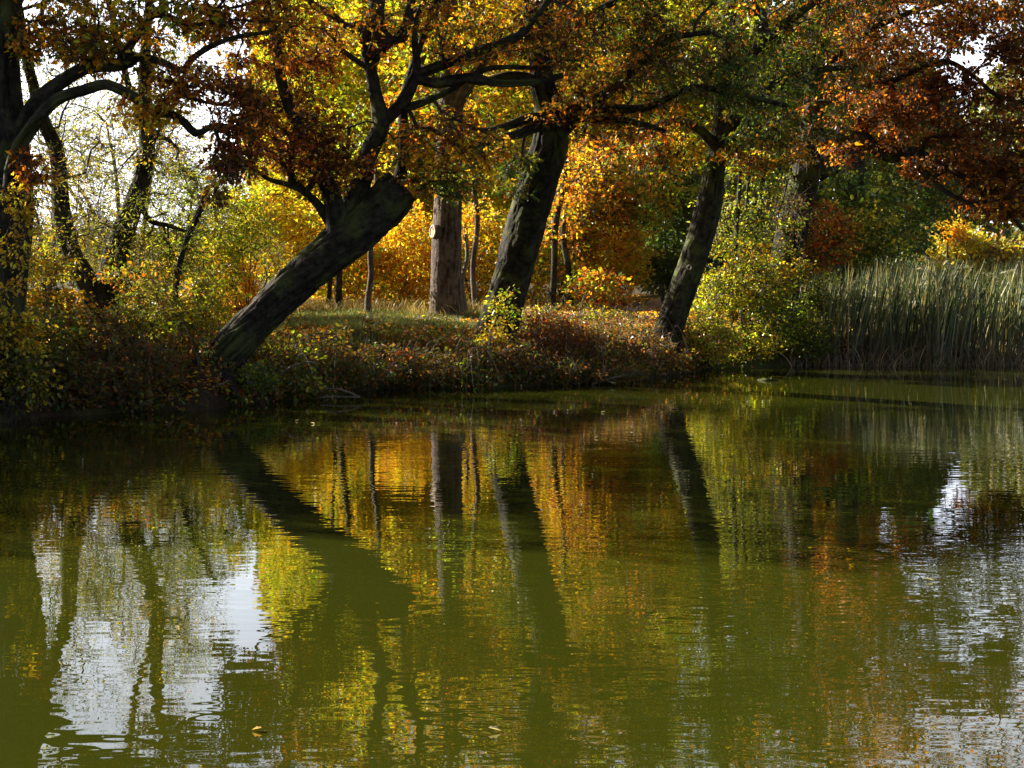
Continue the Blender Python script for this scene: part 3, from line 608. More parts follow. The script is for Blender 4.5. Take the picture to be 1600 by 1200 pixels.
plant('oak_tree', b5, 'ivy-clad oak behind the yellow-green bush, its rust crown reaching right over the reeds', 'oak tree',
      [B(1400, 60, 33.8, 120, 80, 2.0, 300, ['rust', 'brown', 'brown', 'olive'], .44), B(1340, 150, 34, 90, 60, 1.6, 160, ['rust', 'brown', 'orange'], .44), B(1430, 180, 33.6, 90, 55, 1.5, 285, ['rust', 'brown'], .46), B(1500, 250, 33.3, 90, 45, 1.4, 247, ['brown', 'rust'], .44),
       B(1560, 300, 33.1, 70, 50, 1.2, 190, ['brown', 'rust', 'orange'], .42), B(1530, 30, 33.5, 90, 50, 1.6, 300, ['brown', 'rust', 'olive', 'orange'], .45), B(1560, 115, 33.4, 70, 55, 1.2, 130, ['rust', 'brown'], .46), B(1580, 200, 33.2, 50, 50, 1.2, 85, ['rust', 'brown']), B(1290, 60, 34.3, 80, 70, 1.5, 110, ['orange', 'olive', 'rust'], .44), B(1500, 130, 33.6, 50, 30, 1, 49, ['rust']),
       B(1245, 330, 35, 36, 60, .6, 120, ['dark', 'brown', 'olive'], .34, size=.07), B(1260, 225, 34.6, 30, 40, .6, 50, ['dark', 'brown'], .34, size=.07), B(1320, 240, 34, 60, 20, .7, 26, ['orange', 'rust']),
       B(1400, -110, 34, 260, 110, 3.4, 520, ['rust', 'orange'], .42), B(1640, 60, 33, 60, 120, 2, 160, ['rust', 'orange'], .42), B(1640, 280, 32.6, 50, 80, 1.4, 110, ['brown', 'rust'], .42)],
      t5, seed=66, leaf=.11, per=11, spread=.26, rtip=.005, shape='round', bark=M_OAK)
b6 = at(1334, 400, 44); b6[2] = gz(b6[0], b6[1])
plant('oak_tree', b6, 'dark upright trunk in deep shade right of the ivy-clad oak, green leaves below its crown', 'oak tree',
      [B(1340, 120, 44, 110, 90, 3, 170, ['olive', 'brown'], .42), B(1400, 200, 44, 90, 50, 2.5, 90, ['olive', 'rust'], .42), B(1330, 305, 43.5, 60, 36, 2, 90, ['green', 'ygreen'], .40), B(1380, 340, 43.5, 60, 50, 2, 110, ['green', 'olive'], .40)],
      [tr([(1330, 450, 22, 44), (1334, 330, 16, 44), (1336, 250, 15, 44), (1338, 160, 12, 44), (1340, 40, 9, 44)], HERO, .12, sides=32, skip=.2)], seed=67, leaf=.16, per=8, spread=.32, shape='round')

# ------------------------------------------------------------------ 7. the pair of willows at the left
def willow(pts, label, blobs, seed, more=(), **kw):
    for q in blobs: q['mul'] = 2.4
    P, r = hand(pts, .06); b = P[0].copy(); b[2] = gz(b[0], b[1])
    return plant('willow_tree', b, label, 'willow tree', blobs, [(P, r, dict(HERO, sides=40, bark=.03, skip=.3))] + [tr(m, LIMB, .08) for m in more], seed=seed, leaf=.085, per=7, spread=.28, shape='quad', wleaf=.55,
                 twig=M_TWIG, bark=M_OAK, rtip=.003, group='willows behind the left bank', **kw)
willow([(158, 500, 22, 25), (138, 445, 17, 25), (112, 395, 15, 24.9), (97, 340, 14, 24.8), (93, 290, 12, 24.8), (88, 235, 11, 24.7), (68, 190, 10, 24.6), (54, 140, 8, 24.6), (40, 80, 7, 24.5), (30, 10, 5, 24.5)], 'left stem of the V-shaped pair of willows, bending left above the bank',
       [B(120, 150, 25, 100, 90, 1.6, 110, ['willow'], .48, bare=.35), B(100, 300, 25, 90, 90, 1.6, 120, ['willow', 'olive'], .46, bare=.3), B(50, 60, 25, 70, 60, 1.4, 50, ['willow'], .46, bare=.3), B(70, 400, 24.6, 90, 60, 1, 90, ['gold', 'willow', 'ygreen'], .42), B(-60, -190, 26, 300, 200, 3, 420, ['willow', 'ygreen'], .36, size=.15)], 71)
willow([(160, 500, 24, 25.4), (172, 430, 19, 25.4), (188, 372, 17, 25.4), (207, 325, 15, 25.4), (222, 280, 13, 25.4), (230, 235, 12, 25.4), (228, 190, 10, 25.4), (226, 130, 9, 25.4), (228, 70, 7, 25.4), (235, -20, 5, 25.4)], 'right stem of the V-shaped pair of willows, leaning right with a bare side branch',
       [B(240, 190, 25.4, 90, 80, 1.6, 110, ['willow', 'gold'], .48, bare=.4), B(290, 320, 25.6, 90, 70, 1.6, 140, ['willow', 'ygreen'], .44, bare=.25), B(190, 330, 25.6, 70, 80, 1.6, 100, ['willow'], .46, bare=.35), B(225, 60, 25.4, 70, 50, 1.4, 50, ['willow', 'gold'], .46, bare=.3), B(250, 420, 25.2, 90, 50, 1.2, 110, ['willow', 'ygreen', 'gold'], .42), B(120, -330, 28, 200, 150, 3, 260, ['willow', 'ygreen'], .36, size=.15)],
       72, more=[[(218, 318, 5, 25.4), (235, 345, 4, 25.3), (262, 352, 3, 25.2), (290, 362, 2, 25.1)], [(228, 225, 5, 25.4), (245, 215, 4, 25.4), (262, 218, 3, 25.4), (280, 235, 2, 25.3)]])

# ------------------------------------------------------------------ 8. slim saplings between the big trunks
def slim(name, pts, label, cat, blobs, seed, bark=None, **kw):
    P, r = hand(pts, .08); b = P[0].copy(); b[2] = gz(b[0], b[1]); P[0, 2] = min(P[0, 2], b[2] - .05)
    args = dict(leaf=.10, per=7, spread=.24, shape='round', twig=M_TWIG); args.update(kw)
    return plant(name, b, label, cat, blobs, [(P, r, dict(sides=14, bark=.006, lump=.12, freq=6, skip=.25))], seed=seed, bark=bark or M_BROWN, **args)
G8 = 'slim saplings between the big trunks'
slim('sapling', [(577, 506, 5.5, 31), (575, 470, 5, 31), (580, 430, 4.5, 31), (579, 390, 4.5, 31), (586, 330, 4, 31), (588, 250, 3, 31), (580, 150, 2, 31)], 'pale kinked sapling stem standing in the gold leaves under the leaning oak', 'sapling', [B(590, 270, 31, 50, 60, .8, 40, ['yellow', 'gold'])], 81, group=G8)
slim('sapling', [(531, 500, 6.5, 33), (529, 450, 5.5, 33), (533, 390, 5, 33), (540, 300, 4, 33), (545, 200, 3, 33)], 'dark sapling, thicker one of the close pair below the leaning trunk', 'sapling', [B(530, 330, 33, 60, 50, .9, 50, ['gold', 'ygreen']), B(545, 200, 33, 60, 60, .9, 40, ['ygreen'])], 82, M_OAK, group=G8)
slim('sapling', [(512, 494, 4, 34), (516, 440, 3.5, 34), (520, 380, 3, 34), (512, 280, 2.5, 34)], 'thin dark sapling, left one of the close pair below the leaning trunk', 'sapling', [B(505, 320, 34, 50, 60, .9, 40, ['gold', 'yellow'])], 83, M_OAK, group=G8)
slim('sapling', [(744, 492, 5, 34), (739, 420, 4.5, 34), (746, 350, 4, 34), (741, 290, 4, 34), (738, 180, 4, 34), (745, 60, 3, 34)], 'brown sapling just right of the straight oak trunk', 'sapling', [B(740, 200, 34, 50, 70, 1, 50, ['orange', 'ygreen']), B(748, 90, 34, 60, 60, 1, 50, ['ygreen', 'gold'])], 84, group=G8)
slim('sapling', [(728, 488, 4, 32), (722, 440, 3.5, 32), (730, 400, 3, 32), (726, 350, 2.5, 32)], 'thin wavy sapling touching the right side of the straight oak', 'sapling', [B(735, 350, 32, 22, 40, .5, 14, ['orange', 'gold'])], 85, M_PALE, group=G8)
slim('sapling', [(862, 486, 5.5, 36), (866, 420, 5, 36), (868, 350, 5, 36), (882, 280, 4, 36), (885, 180, 3, 36)], 'dark sapling in the orange leaves right of the black trunk', 'sapling', [B(890, 250, 36, 60, 60, 1.4, 90, ['orange', 'gold']), B(860, 340, 36, 40, 40, 1, 50, ['orange', 'ygreen'])], 86, M_OAK, group=G8)
slim('sapling', [(892, 480, 5, 37), (888, 420, 5, 37), (880, 370, 4, 37), (884, 320, 3, 37)], 'slimmer dark sapling half hidden in orange leaves, nearer the path', 'sapling', [B(895, 330, 37, 40, 40, 1, 40, ['gold', 'orange'])], 87, M_OAK, group=G8)
slim('sapling', [(272, 500, 6, 24.5), (273, 465, 6, 24.5), (277, 430, 5, 24.5), (290, 380, 4, 24.5), (312, 330, 5, 24.5), (325, 290, 3, 24.5)], 'short dark stem right of the willow pair, leaning towards the leaning oak', 'sapling', [B(320, 330, 24.5, 50, 50, .8, 46, ['willow', 'ygreen'], bare=.3), B(270, 400, 24.4, 40, 40, .8, 30, ['ygreen', 'willow'])], 88, M_OAK, group=G8, leaf=.08)
G9 = 'slender stems above the yellow-green bush'
for k, (x0, x1, lab) in enumerate([(1146, 1158, 'left of the three slender stems beside the mossy leaning trunk'), (1160, 1172, 'middle of the three slender stems beside the mossy leaning trunk'), (1172, 1196, 'right of the three slender stems, slanting most')]):
    slim('young_tree', [(x0, 500, 4.5, 32 + .3 * k), (x0 + 2, 420, 4, 32 + .3 * k), ((x0 + x1) / 2, 340, 3.5, 32 + .3 * k), (x1, 250, 3, 32 + .3 * k), (x1 + 6, 160, 2, 32 + .3 * k)], lab, 'young tree',
         [B(x1, 250, 32.3, 50, 60, .9, 90, ['ygreen', 'olive'], bare=.3), B(x0 + (-20, 0, 30)[k], 350, 32.3, 56, 70, .9, 120, ['ygreen', 'olive', 'willow'], .42, bare=.15)], 90 + k, M_OAK, group=G9, leaf=.08)

# ------------------------------------------------------------------ 9. bushes and small trees, each its own thing
def bush(name, px, py, Y, label, cat, blobs, seed, stems=4, **kw):
    """stems fan out from a base on the ground"""
    b = at(px, py, Y); b[2] = gz(b[0], b[1]); rg = np.random.default_rng(seed + 500); trs = []
    lo = min(bl['c'][2] for bl in blobs)
    for k in range(stems):
        bl = blobs[k % len(blobs)]; e = bl['c'] + rg.normal(0, .25, 3) * np.array(bl['r']); e[2] = max(e[2], b[2] + .3)
        s = b + np.array([rg.normal(0, .12), rg.normal(0, .1), -.12]); mid = (s * .55 + e * .45) + np.array([rg.normal(0, .1), 0, .25 * (e[2] - s[2])])
        L = np.linalg.norm(e - s); r0 = kw.get('r0', .010 + .012 * L)
        P, r = resample([s, mid, e], [r0, r0 * .7, r0 * .3], .15); trs.append((P, r, dict(sides=7, bark=0, lump=.08, skip=.1)))
    kw.pop('r0', None)
    if 'bramble' in name or 'hawthorn' in name:
        def canes(t, base, tro):
            tb = Tubes()
            for q in range(16):
                bl = blobs[q % len(blobs)]; s0 = bl['c'] + rg.normal(0, .45, 3) * np.array(bl['r']); s0[2] = max(gz(s0[0], s0[1]), 0) - .03; a = rg.uniform(0, 6.28); L = rg.uniform(.35, 1.0); H = rg.uniform(.25, .85)
                e = s0 + np.array([math.cos(a) * L, math.sin(a) * L * .6 - .15, rg.uniform(-.05, .3)]); e[2] = max(e[2], .03)
                m1 = s0 + (e - s0) * .4 + np.array([0, 0, H])
                P, r = resample([s0, m1, e], [.0055, .0045, .002], .08); tb.tube(P - base, r, 4, 0, 0, q, cap=False)
            tb.build('canes', M_PALE if seed % 2 else M_BROWN, t)
        kw['extra'] = canes
    args = dict(leaf=.09, per=10, spread=.22, shape='round', bark=M_TWIG, rtip=.003, crown_name='foliage', trunk_name='stems'); args.update(kw)
    return plant(name, b, label, cat, blobs, trs, seed=seed, **args)

# gold and orange understorey behind the trunks
G1 = 'autumn-coloured young trees behind the big oaks'
for_und = 1.7
UND = [
    ('young_oak', 440, 470, 36, 'gold young oak seen left above the leaning trunk', [B(440, 370, 36, 62, 62, 1.6, 300, ['gold', 'yellow'], .40), B(400, 330, 36, 50, 40, 1.4, 120, ['yellow', 'ygreen'], .42)]),
    ('young_oak', 350, 480, 33, 'small orange-gold bush in the angle left of the leaning trunk', [B(352, 440, 33, 46, 48, 1.2, 190, ['orange', 'gold'], .40)]),
    ('young_oak', 560, 490, 37, 'orange-gold leaves filling the gap under the leaning oak, left of the kinked sapling', [B(545, 425, 37, 55, 68, 1.5, 330, ['orange', 'gold', 'ygreen'], .38)]),
    ('young_oak', 630, 490, 38, 'brightest gold young oak between the kinked sapling and the straight trunk', [B(628, 405, 38, 58, 80, 1.6, 460, ['gold', 'orange', 'yellow'], .36)]),
    ('young_oak', 735, 490, 39, 'orange young oak between the straight trunk and the black trunk', [B(745, 400, 39, 50, 90, 1.6, 330, ['gold', 'orange', 'olive', 'yellow'], .42)]),
    ('young_oak', 880, 490, 40, 'broad orange young oak right of the black trunk', [B(900, 310, 40, 90, 75, 2.0, 480, ['orange', 'gold', 'rust', 'olive'], .42), B(860, 400, 39, 60, 70, 1.6, 240, ['gold', 'ygreen', 'olive', 'orange'], .42)]),
    ('young_oak', 960, 480, 41, 'yellow and orange young oak just left of the path opening', [B(960, 400, 40, 62, 52, 1.6, 300, ['gold', 'orange', 'yellow'], .38), B(990, 300, 41, 70, 60, 1.8, 260, ['ygreen', 'olive', 'orange'], .40)]),
    ('young_oak', 930, 492, 37, 'low green and red-tipped bush left of the path', [B(930, 455, 36.5, 48, 30, 1.0, 110, ['ygreen', 'olive', 'orange', 'red'], .40)]),
    ('maple_tree', 500, 480, 46, 'tall yellow-green tree filling the gap left of the leaning oak crown', [B(500, 130, 46, 90, 100, 3, 560, ['ygreen', 'yellow'], .40), B(470, 260, 45, 80, 90, 2.8, 480, ['ygreen', 'yellow', 'gold'], .40), B(520, -60, 46, 90, 110, 3, 420, ['ygreen', 'yellow'], .38)]),
    ('maple_tree', 620, 480, 48, 'yellow-green tree with orange tints behind the straight oak crown', [B(620, 150, 48, 90, 110, 3, 620, ['ygreen', 'gold', 'orange'], .40), B(650, -80, 48, 120, 130, 3, 500, ['ygreen', 'gold'], .38), B(650, 290, 47, 80, 60, 2.5, 330, ['ygreen', 'gold'], .38), B(580, 300, 47, 60, 70, 2.4, 280, ['yellow', 'gold'], .38)]),
    ('maple_tree', 790, 480, 50, 'mixed gold and green tree behind the black trunk', [B(770, 140, 50, 90, 120, 3, 620, ['gold', 'ygreen', 'olive'], .40), B(800, -100, 50, 120, 140, 3, 500, ['gold', 'ygreen'], .38), B(780, 300, 49, 70, 80, 2.5, 330, ['ygreen', 'gold', 'yellow'], .40)]),
    ('maple_tree', 940, 475, 52, 'tall olive and orange tree behind the broad orange young oak', [B(940, 130, 52, 110, 120, 3, 760, ['orange', 'olive', 'ygreen'], .40), B(960, -110, 52, 120, 140, 3, 560, ['orange', 'ygreen'], .38), B(930, 240, 48, 90, 50, 2, 300, ['orange', 'ygreen'], .38)]),
    ('beech_tree', 1075, 475, 55, 'dark green tree closing the view above the path', [B(1060, 140, 55, 110, 120, 3, 760, ['olive', 'ygreen', 'orange'], .38), B(1100, -110, 55, 120, 140, 3, 560, ['olive', 'ygreen'], .38), B(1040, 340, 52, 50, 80, 2.4, 460, ['green', 'dark'], .36)]),
    ('beech_tree', 1200, 465, 50, 'pale green thin-leaved tree behind the three slender stems', [B(1170, 300, 46, 80, 90, 2.4, 420, ['ygreen', 'willow', 'green'], .42), B(1180, 130, 50, 110, 100, 3, 600, ['olive', 'ygreen'], .40), B(1230, -70, 50, 120, 120, 3, 460, ['olive', 'green'], .38)]),
    ('beech_tree', 1320, 450, 54, 'tall dull olive tree behind the rust crown', [B(1310, 110, 54, 120, 110, 3.5, 700, ['olive', 'brown', 'orange'], .40), B(1360, -90, 54, 110, 120, 3.5, 460, ['olive', 'orange'], .38), B(1400, 300, 54, 90, 80, 3, 420, ['dark', 'olive', 'green'], .38)]),
    ('maple_bush', 1285, 450, 40, 'small red-orange maple between the ivy-clad trunk and the reeds', [B(1285, 370, 40, 44, 48, 1.2, 220, ['red', 'orange', 'olive', 'olive', 'rust'], .44)]),
    ('hazel_bush', 1345, 450, 42, 'dark green and yellow hazel right of the small red maple', [B(1355, 370, 42, 54, 50, 1.6, 260, ['olive', 'green', 'yellow'], .40)]),
    ('holly_bush', 1035, 482, 40, 'small glossy dark green bush at the bend of the path', [B(1035, 425, 42, 36, 34, 1.2, 180, ['green', 'dark'], .38)]),
]
for k, (nm, px, py, Y, lab, bl) in enumerate(UND):
    cat = {'young_oak': 'young oak', 'maple_tree': 'maple tree', 'beech_tree': 'beech tree', 'maple_bush': 'bush', 'hazel_bush': 'bush', 'holly_bush': 'bush'}[nm]
    big = 'tree' in nm
    for q in bl: q['mul'] = for_und; q['gap'] -= .03; q['r'] = tuple(np.array(q['r']) * 1.12)
    bush(nm, px, py, Y, lab, cat, bl, 100 + k, 1 if big else 3, leaf=.17 if big else .12, per=9, spread=.36 if big else .26, group=G1 if not 'bush' in nm else None, seg=.35 if big else .25,
         crown_name='crown' if big else 'foliage', trunk_name='trunk' if big else 'stems')

# left background thicket of willow scrub
G2 = 'willow scrub behind the left bank'
SCR = [
    (60, 480, 27, 'twiggy pale willow scrub left of the V-shaped willows', [B(60, 330, 28, 90, 110, 2, 190, ['willow', 'gold'], .46, bare=.35)]),
    (200, 480, 30, 'thin grey-green scrub seen between the V-shaped willows', [B(190, 240, 30, 100, 90, 2, 330, ['willow'], .46, bare=.25), B(260, 140, 30, 90, 80, 2, 130, ['willow', 'ygreen'], .46, bare=.25), B(80, 190, 30, 80, 90, 2, 120, ['willow'], .47, bare=.3), B(170, 380, 29, 80, 60, 1.6, 150, ['willow', 'olive'], .44, bare=.3)]),
    (310, 480, 31, 'thin grey-green scrub right of the V-shaped willows', [B(310, 290, 31, 90, 70, 2, 280, ['willow', 'ygreen'], .45, bare=.25), B(310, 390, 30, 80, 60, 1.8, 210, ['willow', 'ygreen'], .42, bare=.2)]),
    (390, 470, 34, 'yellowish scrub behind the orange-gold bush left of the leaning trunk', [B(390, 390, 34, 60, 60, 1.8, 160, ['ygreen', 'yellow', 'willow'], .42)]),
    (120, 480, 36, 'far pale scrub low behind the left willow stem', [B(120, 380, 36, 140, 50, 2.4, 260, ['willow', 'olive'], .42, bare=.2)]),
]
for k, (px, py, Y, lab, bl) in enumerate(SCR):
    for q in bl: q['mul'] = 3.4; q['gap'] -= .05
    bush('willow_scrub', px, py, Y, lab, 'bush', bl, 140 + k, 7, leaf=.09, per=6, spread=.32, shape='quad', wleaf=.6, group=G2, bark=M_PALE, twig=M_PALE, rtip=.0032, seg=.3)

# front bushes and brambles along the bank
G3 = 'bushes and brambles along the water edge'
FR = [
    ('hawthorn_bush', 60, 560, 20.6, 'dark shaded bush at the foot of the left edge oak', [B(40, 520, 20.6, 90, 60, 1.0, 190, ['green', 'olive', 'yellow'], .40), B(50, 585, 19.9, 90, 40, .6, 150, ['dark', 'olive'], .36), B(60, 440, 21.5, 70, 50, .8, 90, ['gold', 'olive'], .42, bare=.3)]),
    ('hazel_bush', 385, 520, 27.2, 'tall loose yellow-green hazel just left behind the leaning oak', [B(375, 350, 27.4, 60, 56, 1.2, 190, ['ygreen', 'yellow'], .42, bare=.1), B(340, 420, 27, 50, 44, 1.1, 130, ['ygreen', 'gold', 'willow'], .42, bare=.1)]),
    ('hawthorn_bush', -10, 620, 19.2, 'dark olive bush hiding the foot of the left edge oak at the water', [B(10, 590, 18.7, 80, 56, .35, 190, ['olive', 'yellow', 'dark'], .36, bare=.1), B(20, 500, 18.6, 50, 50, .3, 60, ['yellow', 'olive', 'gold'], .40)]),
    ('hawthorn_bush', 150, 560, 22, 'orange-tinted bush right below the V-shaped willows', [B(110, 478, 22, 60, 26, .7, 70, ['orange', 'gold', 'olive'], .42), B(165, 530, 21.6, 80, 50, 1.0, 190, ['olive', 'willow', 'brown'], .38, bare=.15)]),
    ('hawthorn_bush', 240, 560, 22.6, 'olive twiggy bush midway between the willows and the leaning trunk', [B(235, 500, 22.6, 70, 60, 1.2, 200, ['ygreen', 'olive', 'willow'], .40, bare=.2), B(220, 450, 23.5, 60, 46, 1.0, 110, ['orange', 'willow', 'olive'], .44, bare=.3)]),
    ('hawthorn_bush', 300, 545, 23, 'glowing yellow bush touching the foot of the leaning oak', [B(290, 515, 23.4, 50, 44, .8, 210, ['yellow', 'gold', 'ygreen'], .38), B(335, 470, 24.5, 44, 36, .8, 90, ['ygreen', 'yellow'], .40), B(318, 540, 22.8, 40, 20, .5, 60, ['gold', 'orange'], .36)]),
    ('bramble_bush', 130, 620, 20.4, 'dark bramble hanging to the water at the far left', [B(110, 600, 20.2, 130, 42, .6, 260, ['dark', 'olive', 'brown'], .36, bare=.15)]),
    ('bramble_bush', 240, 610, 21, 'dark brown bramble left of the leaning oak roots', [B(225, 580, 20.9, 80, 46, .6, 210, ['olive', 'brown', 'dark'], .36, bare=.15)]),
    ('bramble_bush', 375, 615, 21.6, 'bright green leafy sprays hanging before the leaning oak foot', [B(390, 592, 21.5, 40, 24, .35, 60, ['ygreen', 'green'], .36), B(340, 614, 21.2, 50, 14, .25, 30, ['ygreen', 'green', 'rust'], .36)]),
    ('bramble_bush', 430, 600, 22.6, 'yellow-green bramble right of the leaning oak foot', [B(440, 560, 22.9, 64, 40, .8, 170, ['yellow', 'ygreen', 'brown'], .40, bare=.1), B(450, 600, 22.4, 60, 22, .4, 80, ['olive', 'ygreen'], .36)]),
    ('bramble_bush', 560, 600, 23.5, 'low green-brown bramble below the grassy crest', [B(540, 580, 23.4, 90, 26, .5, 120, ['olive', 'brown', 'green'], .38, bare=.1), B(590, 556, 24.4, 40, 18, .4, 40, ['olive', 'litter'], .40)]),
    ('bramble_bush', 660, 590, 24.3, 'brown bramble in the middle of the bank with reddish leaves', [B(660, 572, 24.2, 80, 30, .6, 130, ['brown', 'dark', 'olive'], .38, bare=.15), B(625, 560, 24.3, 24, 10, .2, 12, ['red'], .3)]),
    ('bramble_bush', 760, 585, 25, 'mixed bramble with a bright green sprig below the black trunk', [B(760, 562, 25, 66, 34, .6, 150, ['olive', 'brown', 'litter'], .38, bare=.1), B(735, 592, 24.3, 12, 26, .15, 16, ['ygreen', 'green'], .2)]),
    ('hawthorn_bush', 778, 560, 25.4, 'small yellow-leaved shoots climbing before the black leaning trunk', [B(786, 480, 25.3, 24, 40, .25, 20, ['ygreen', 'yellow'], .3), B(775, 528, 25.2, 34, 24, .35, 32, ['yellow', 'gold'], .34)]),
    ('bramble_bush', 860, 570, 25.8, 'russet bramble between the black trunk and the mossy trunk, left half', [B(860, 530, 26.4, 70, 44, 1.0, 290, ['litter', 'brown', 'rust'], .38, bare=.1)]),
    ('bramble_bush', 960, 570, 26.4, 'russet bramble between the black trunk and the mossy trunk, right half', [B(965, 535, 26.9, 80, 44, 1.0, 300, ['litter', 'brown', 'olive'], .38, bare=.1), B(940, 570, 26.0, 60, 22, .4, 80, ['litter', 'yellow', 'brown'], .36)]),
    ('bramble_bush', 850, 510, 28.4, 'tangled russet bramble on the bank crest right of the black trunk', [B(865, 500, 28.4, 60, 26, .9, 150, ['litter', 'brown', 'ygreen'], .40, bare=.2)]),
    ('bramble_bush', 950, 505, 29.5, 'tangled straw-brown bramble on the bank crest beside the path', [B(950, 498, 29.6, 50, 22, .9, 120, ['litter', 'olive', 'yellow'], .40, bare=.2)]),
    ('bramble_bush', 905, 590, 25.4, 'dark low bramble with twigs touching the water before the russet brambles', [B(890, 582, 25.2, 130, 20, .4, 150, ['brown', 'dark', 'olive'], .36, bare=.2)]),
    ('bramble_bush', 1040, 570, 27.9, 'bramble wrapped round the foot of the mossy trunk', [B(1030, 556, 27.8, 54, 24, .35, 90, ['litter', 'rust', 'yellow'], .36)]),
    ('hazel_bush', 1110, 560, 29, 'yellow-green bush directly right of the mossy trunk', [B(1105, 530, 29, 52, 40, .9, 200, ['yellow', 'ygreen', 'litter'], .38), B(1120, 465, 31, 50, 46, 1, 150, ['ygreen', 'yellow', 'olive'], .40)]),
    ('hazel_bush', 1200, 560, 30.4, 'large golden-green bush overhanging the water left of the reeds', [B(1180, 425, 31.5, 90, 54, 1.4, 330, ['gold', 'ygreen', 'olive', 'olive'], .42), B(1230, 500, 30.8, 80, 60, 1.2, 400, ['ygreen', 'olive', 'green'], .38), B(1160, 535, 30.2, 70, 36, .8, 230, ['yellow', 'ygreen', 'olive'], .38), B(1260, 545, 30.2, 40, 22, .5, 60, ['green', 'olive'], .38), B(1290, 460, 31.5, 30, 40, .8, 60, ['olive', 'ygreen'], .4)]),
]
for k, (nm, px, py, Y, lab, bl) in enumerate(FR):
    br = 'bramble' in nm
    for q in bl: q['zmin'] = 0.03; q['mul'] = 1.5
    bush(nm, px, py, Y, lab, 'bramble' if br else 'bush', bl, 170 + k, 9 if br else 6, leaf=.062 if br else .072, per=9, spread=.20, group=G3, r0=.007 if br else .012, wleaf=1.05, twig=M_PALE if br else M_TWIG)

# the far bushes behind the reeds
bush('willow_bush', 1490, 470, 62, 'pale yellow round bush behind the reeds', 'bush', [B(1480, 385, 62, 64, 36, 2.4, 420, ['yellow', 'willow', 'gold'], .34), B(1550, 400, 62, 60, 34, 2.4, 280, ['willow', 'yellow', 'brown'], .34)], 201, 5, leaf=.20, per=9, spread=.4, mat=M_DULL)
bush('maple_bush', 1490, 470, 60, 'small bright orange maple top rising over the pale yellow bush', 'bush', [B(1490, 358, 60, 24, 18, .8, 90, ['orange', 'gold'], .3)], 202, 2, leaf=.16, per=9, spread=.3)
bush('willow_bush', 1600, 470, 66, 'dull olive bush at the right edge behind the reeds', 'bush', [B(1620, 400, 66, 70, 45, 3, 260, ['willow', 'olive', 'dark'], .34)], 203, 4, leaf=.22, per=8, spread=.45, mat=M_DULL)
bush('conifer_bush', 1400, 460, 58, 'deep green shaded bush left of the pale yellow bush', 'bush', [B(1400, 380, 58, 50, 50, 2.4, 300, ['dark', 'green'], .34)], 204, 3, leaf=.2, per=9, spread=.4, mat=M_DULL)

# ------------------------------------------------------------------ 10. far wood: one mass beyond the clearings
def far_wood():
    rg = np.random.default_rng(5); c, s, col = [], [], []
    # (px0, px1, top py, depth0, depth1, n, palette)
    for (x0, x1, top, y0, y1, n, pl) in [(-500, 420, 372, 120, 150, 15000, ['dark', 'olive', 'willow']), (400, 1100, -140, 80, 106, 100000, ['olive', 'ygreen', 'dark', 'orange']), (1050, 1380, 0, 78, 98, 36000, ['olive', 'dark', 'green']),
                                    (1350, 1500, 105, 92, 122, 22000, ['dark', 'olive', 'green']), (1480, 2000, 130, 110, 140, 30000, ['olive', 'willow', 'dark'])]:
        px = rg.uniform(x0, x1, n); Y = rg.uniform(y0, y1, n); X = (px - 800) / F_PX * Y
        edge_ = np.clip(np.minimum(px - x0, x1 - px) / 60, 0, 1)
        zt = 2 + (425 - top) / F_PX * Y * (0.72 + 0.5 * fbm(np.c_[X / 6, Y / 9, X * 0], 3, 31)) * (0.7 + .3 * edge_)
        Z = 1.5 + (zt - 1.5) * rg.random(n) ** 0.75
        P = np.c_[X, Y, Z]; k = fbm(P / 2.2, 2, 41) > 0.40; P = P[k]
        cc = pal(pl, len(P), rg, .1); reg = noise(P / np.array([7, 9, 6]), 77)[:, None]; cc = cc * (0.75 + .5 * reg)
        c.append(P); s.append(rg.uniform(.3, .55, len(P)) * (Y[k] / 80)); col.append(cc)
    n = 40000; px = rg.uniform(-600, 2100, n); Y = rg.uniform(72, 96, n); X = (px - 800) / F_PX * Y
    c.append(np.c_[X, Y, rg.uniform(1.2, 4.2, n)]); s.append(rg.uniform(.3, .5, n)); col.append(pal(['dark', 'olive'], n, rg, .1))
    c = np.vstack(c); n = len(c); nr = rg.normal(0, 1, (n, 3)); nr[:, 2] += .8
    o = leaf_mesh('far_wood', c, rg.normal(0, 1, (n, 3)), nr, np.concatenate(s), np.clip(np.vstack(col), .01, .7), M_DULL, None, 'quad', 1.4)
    tag(o, 'distant mixed wood closing the view behind the young trees and bushes', 'wood', kind='stuff')
far_wood()

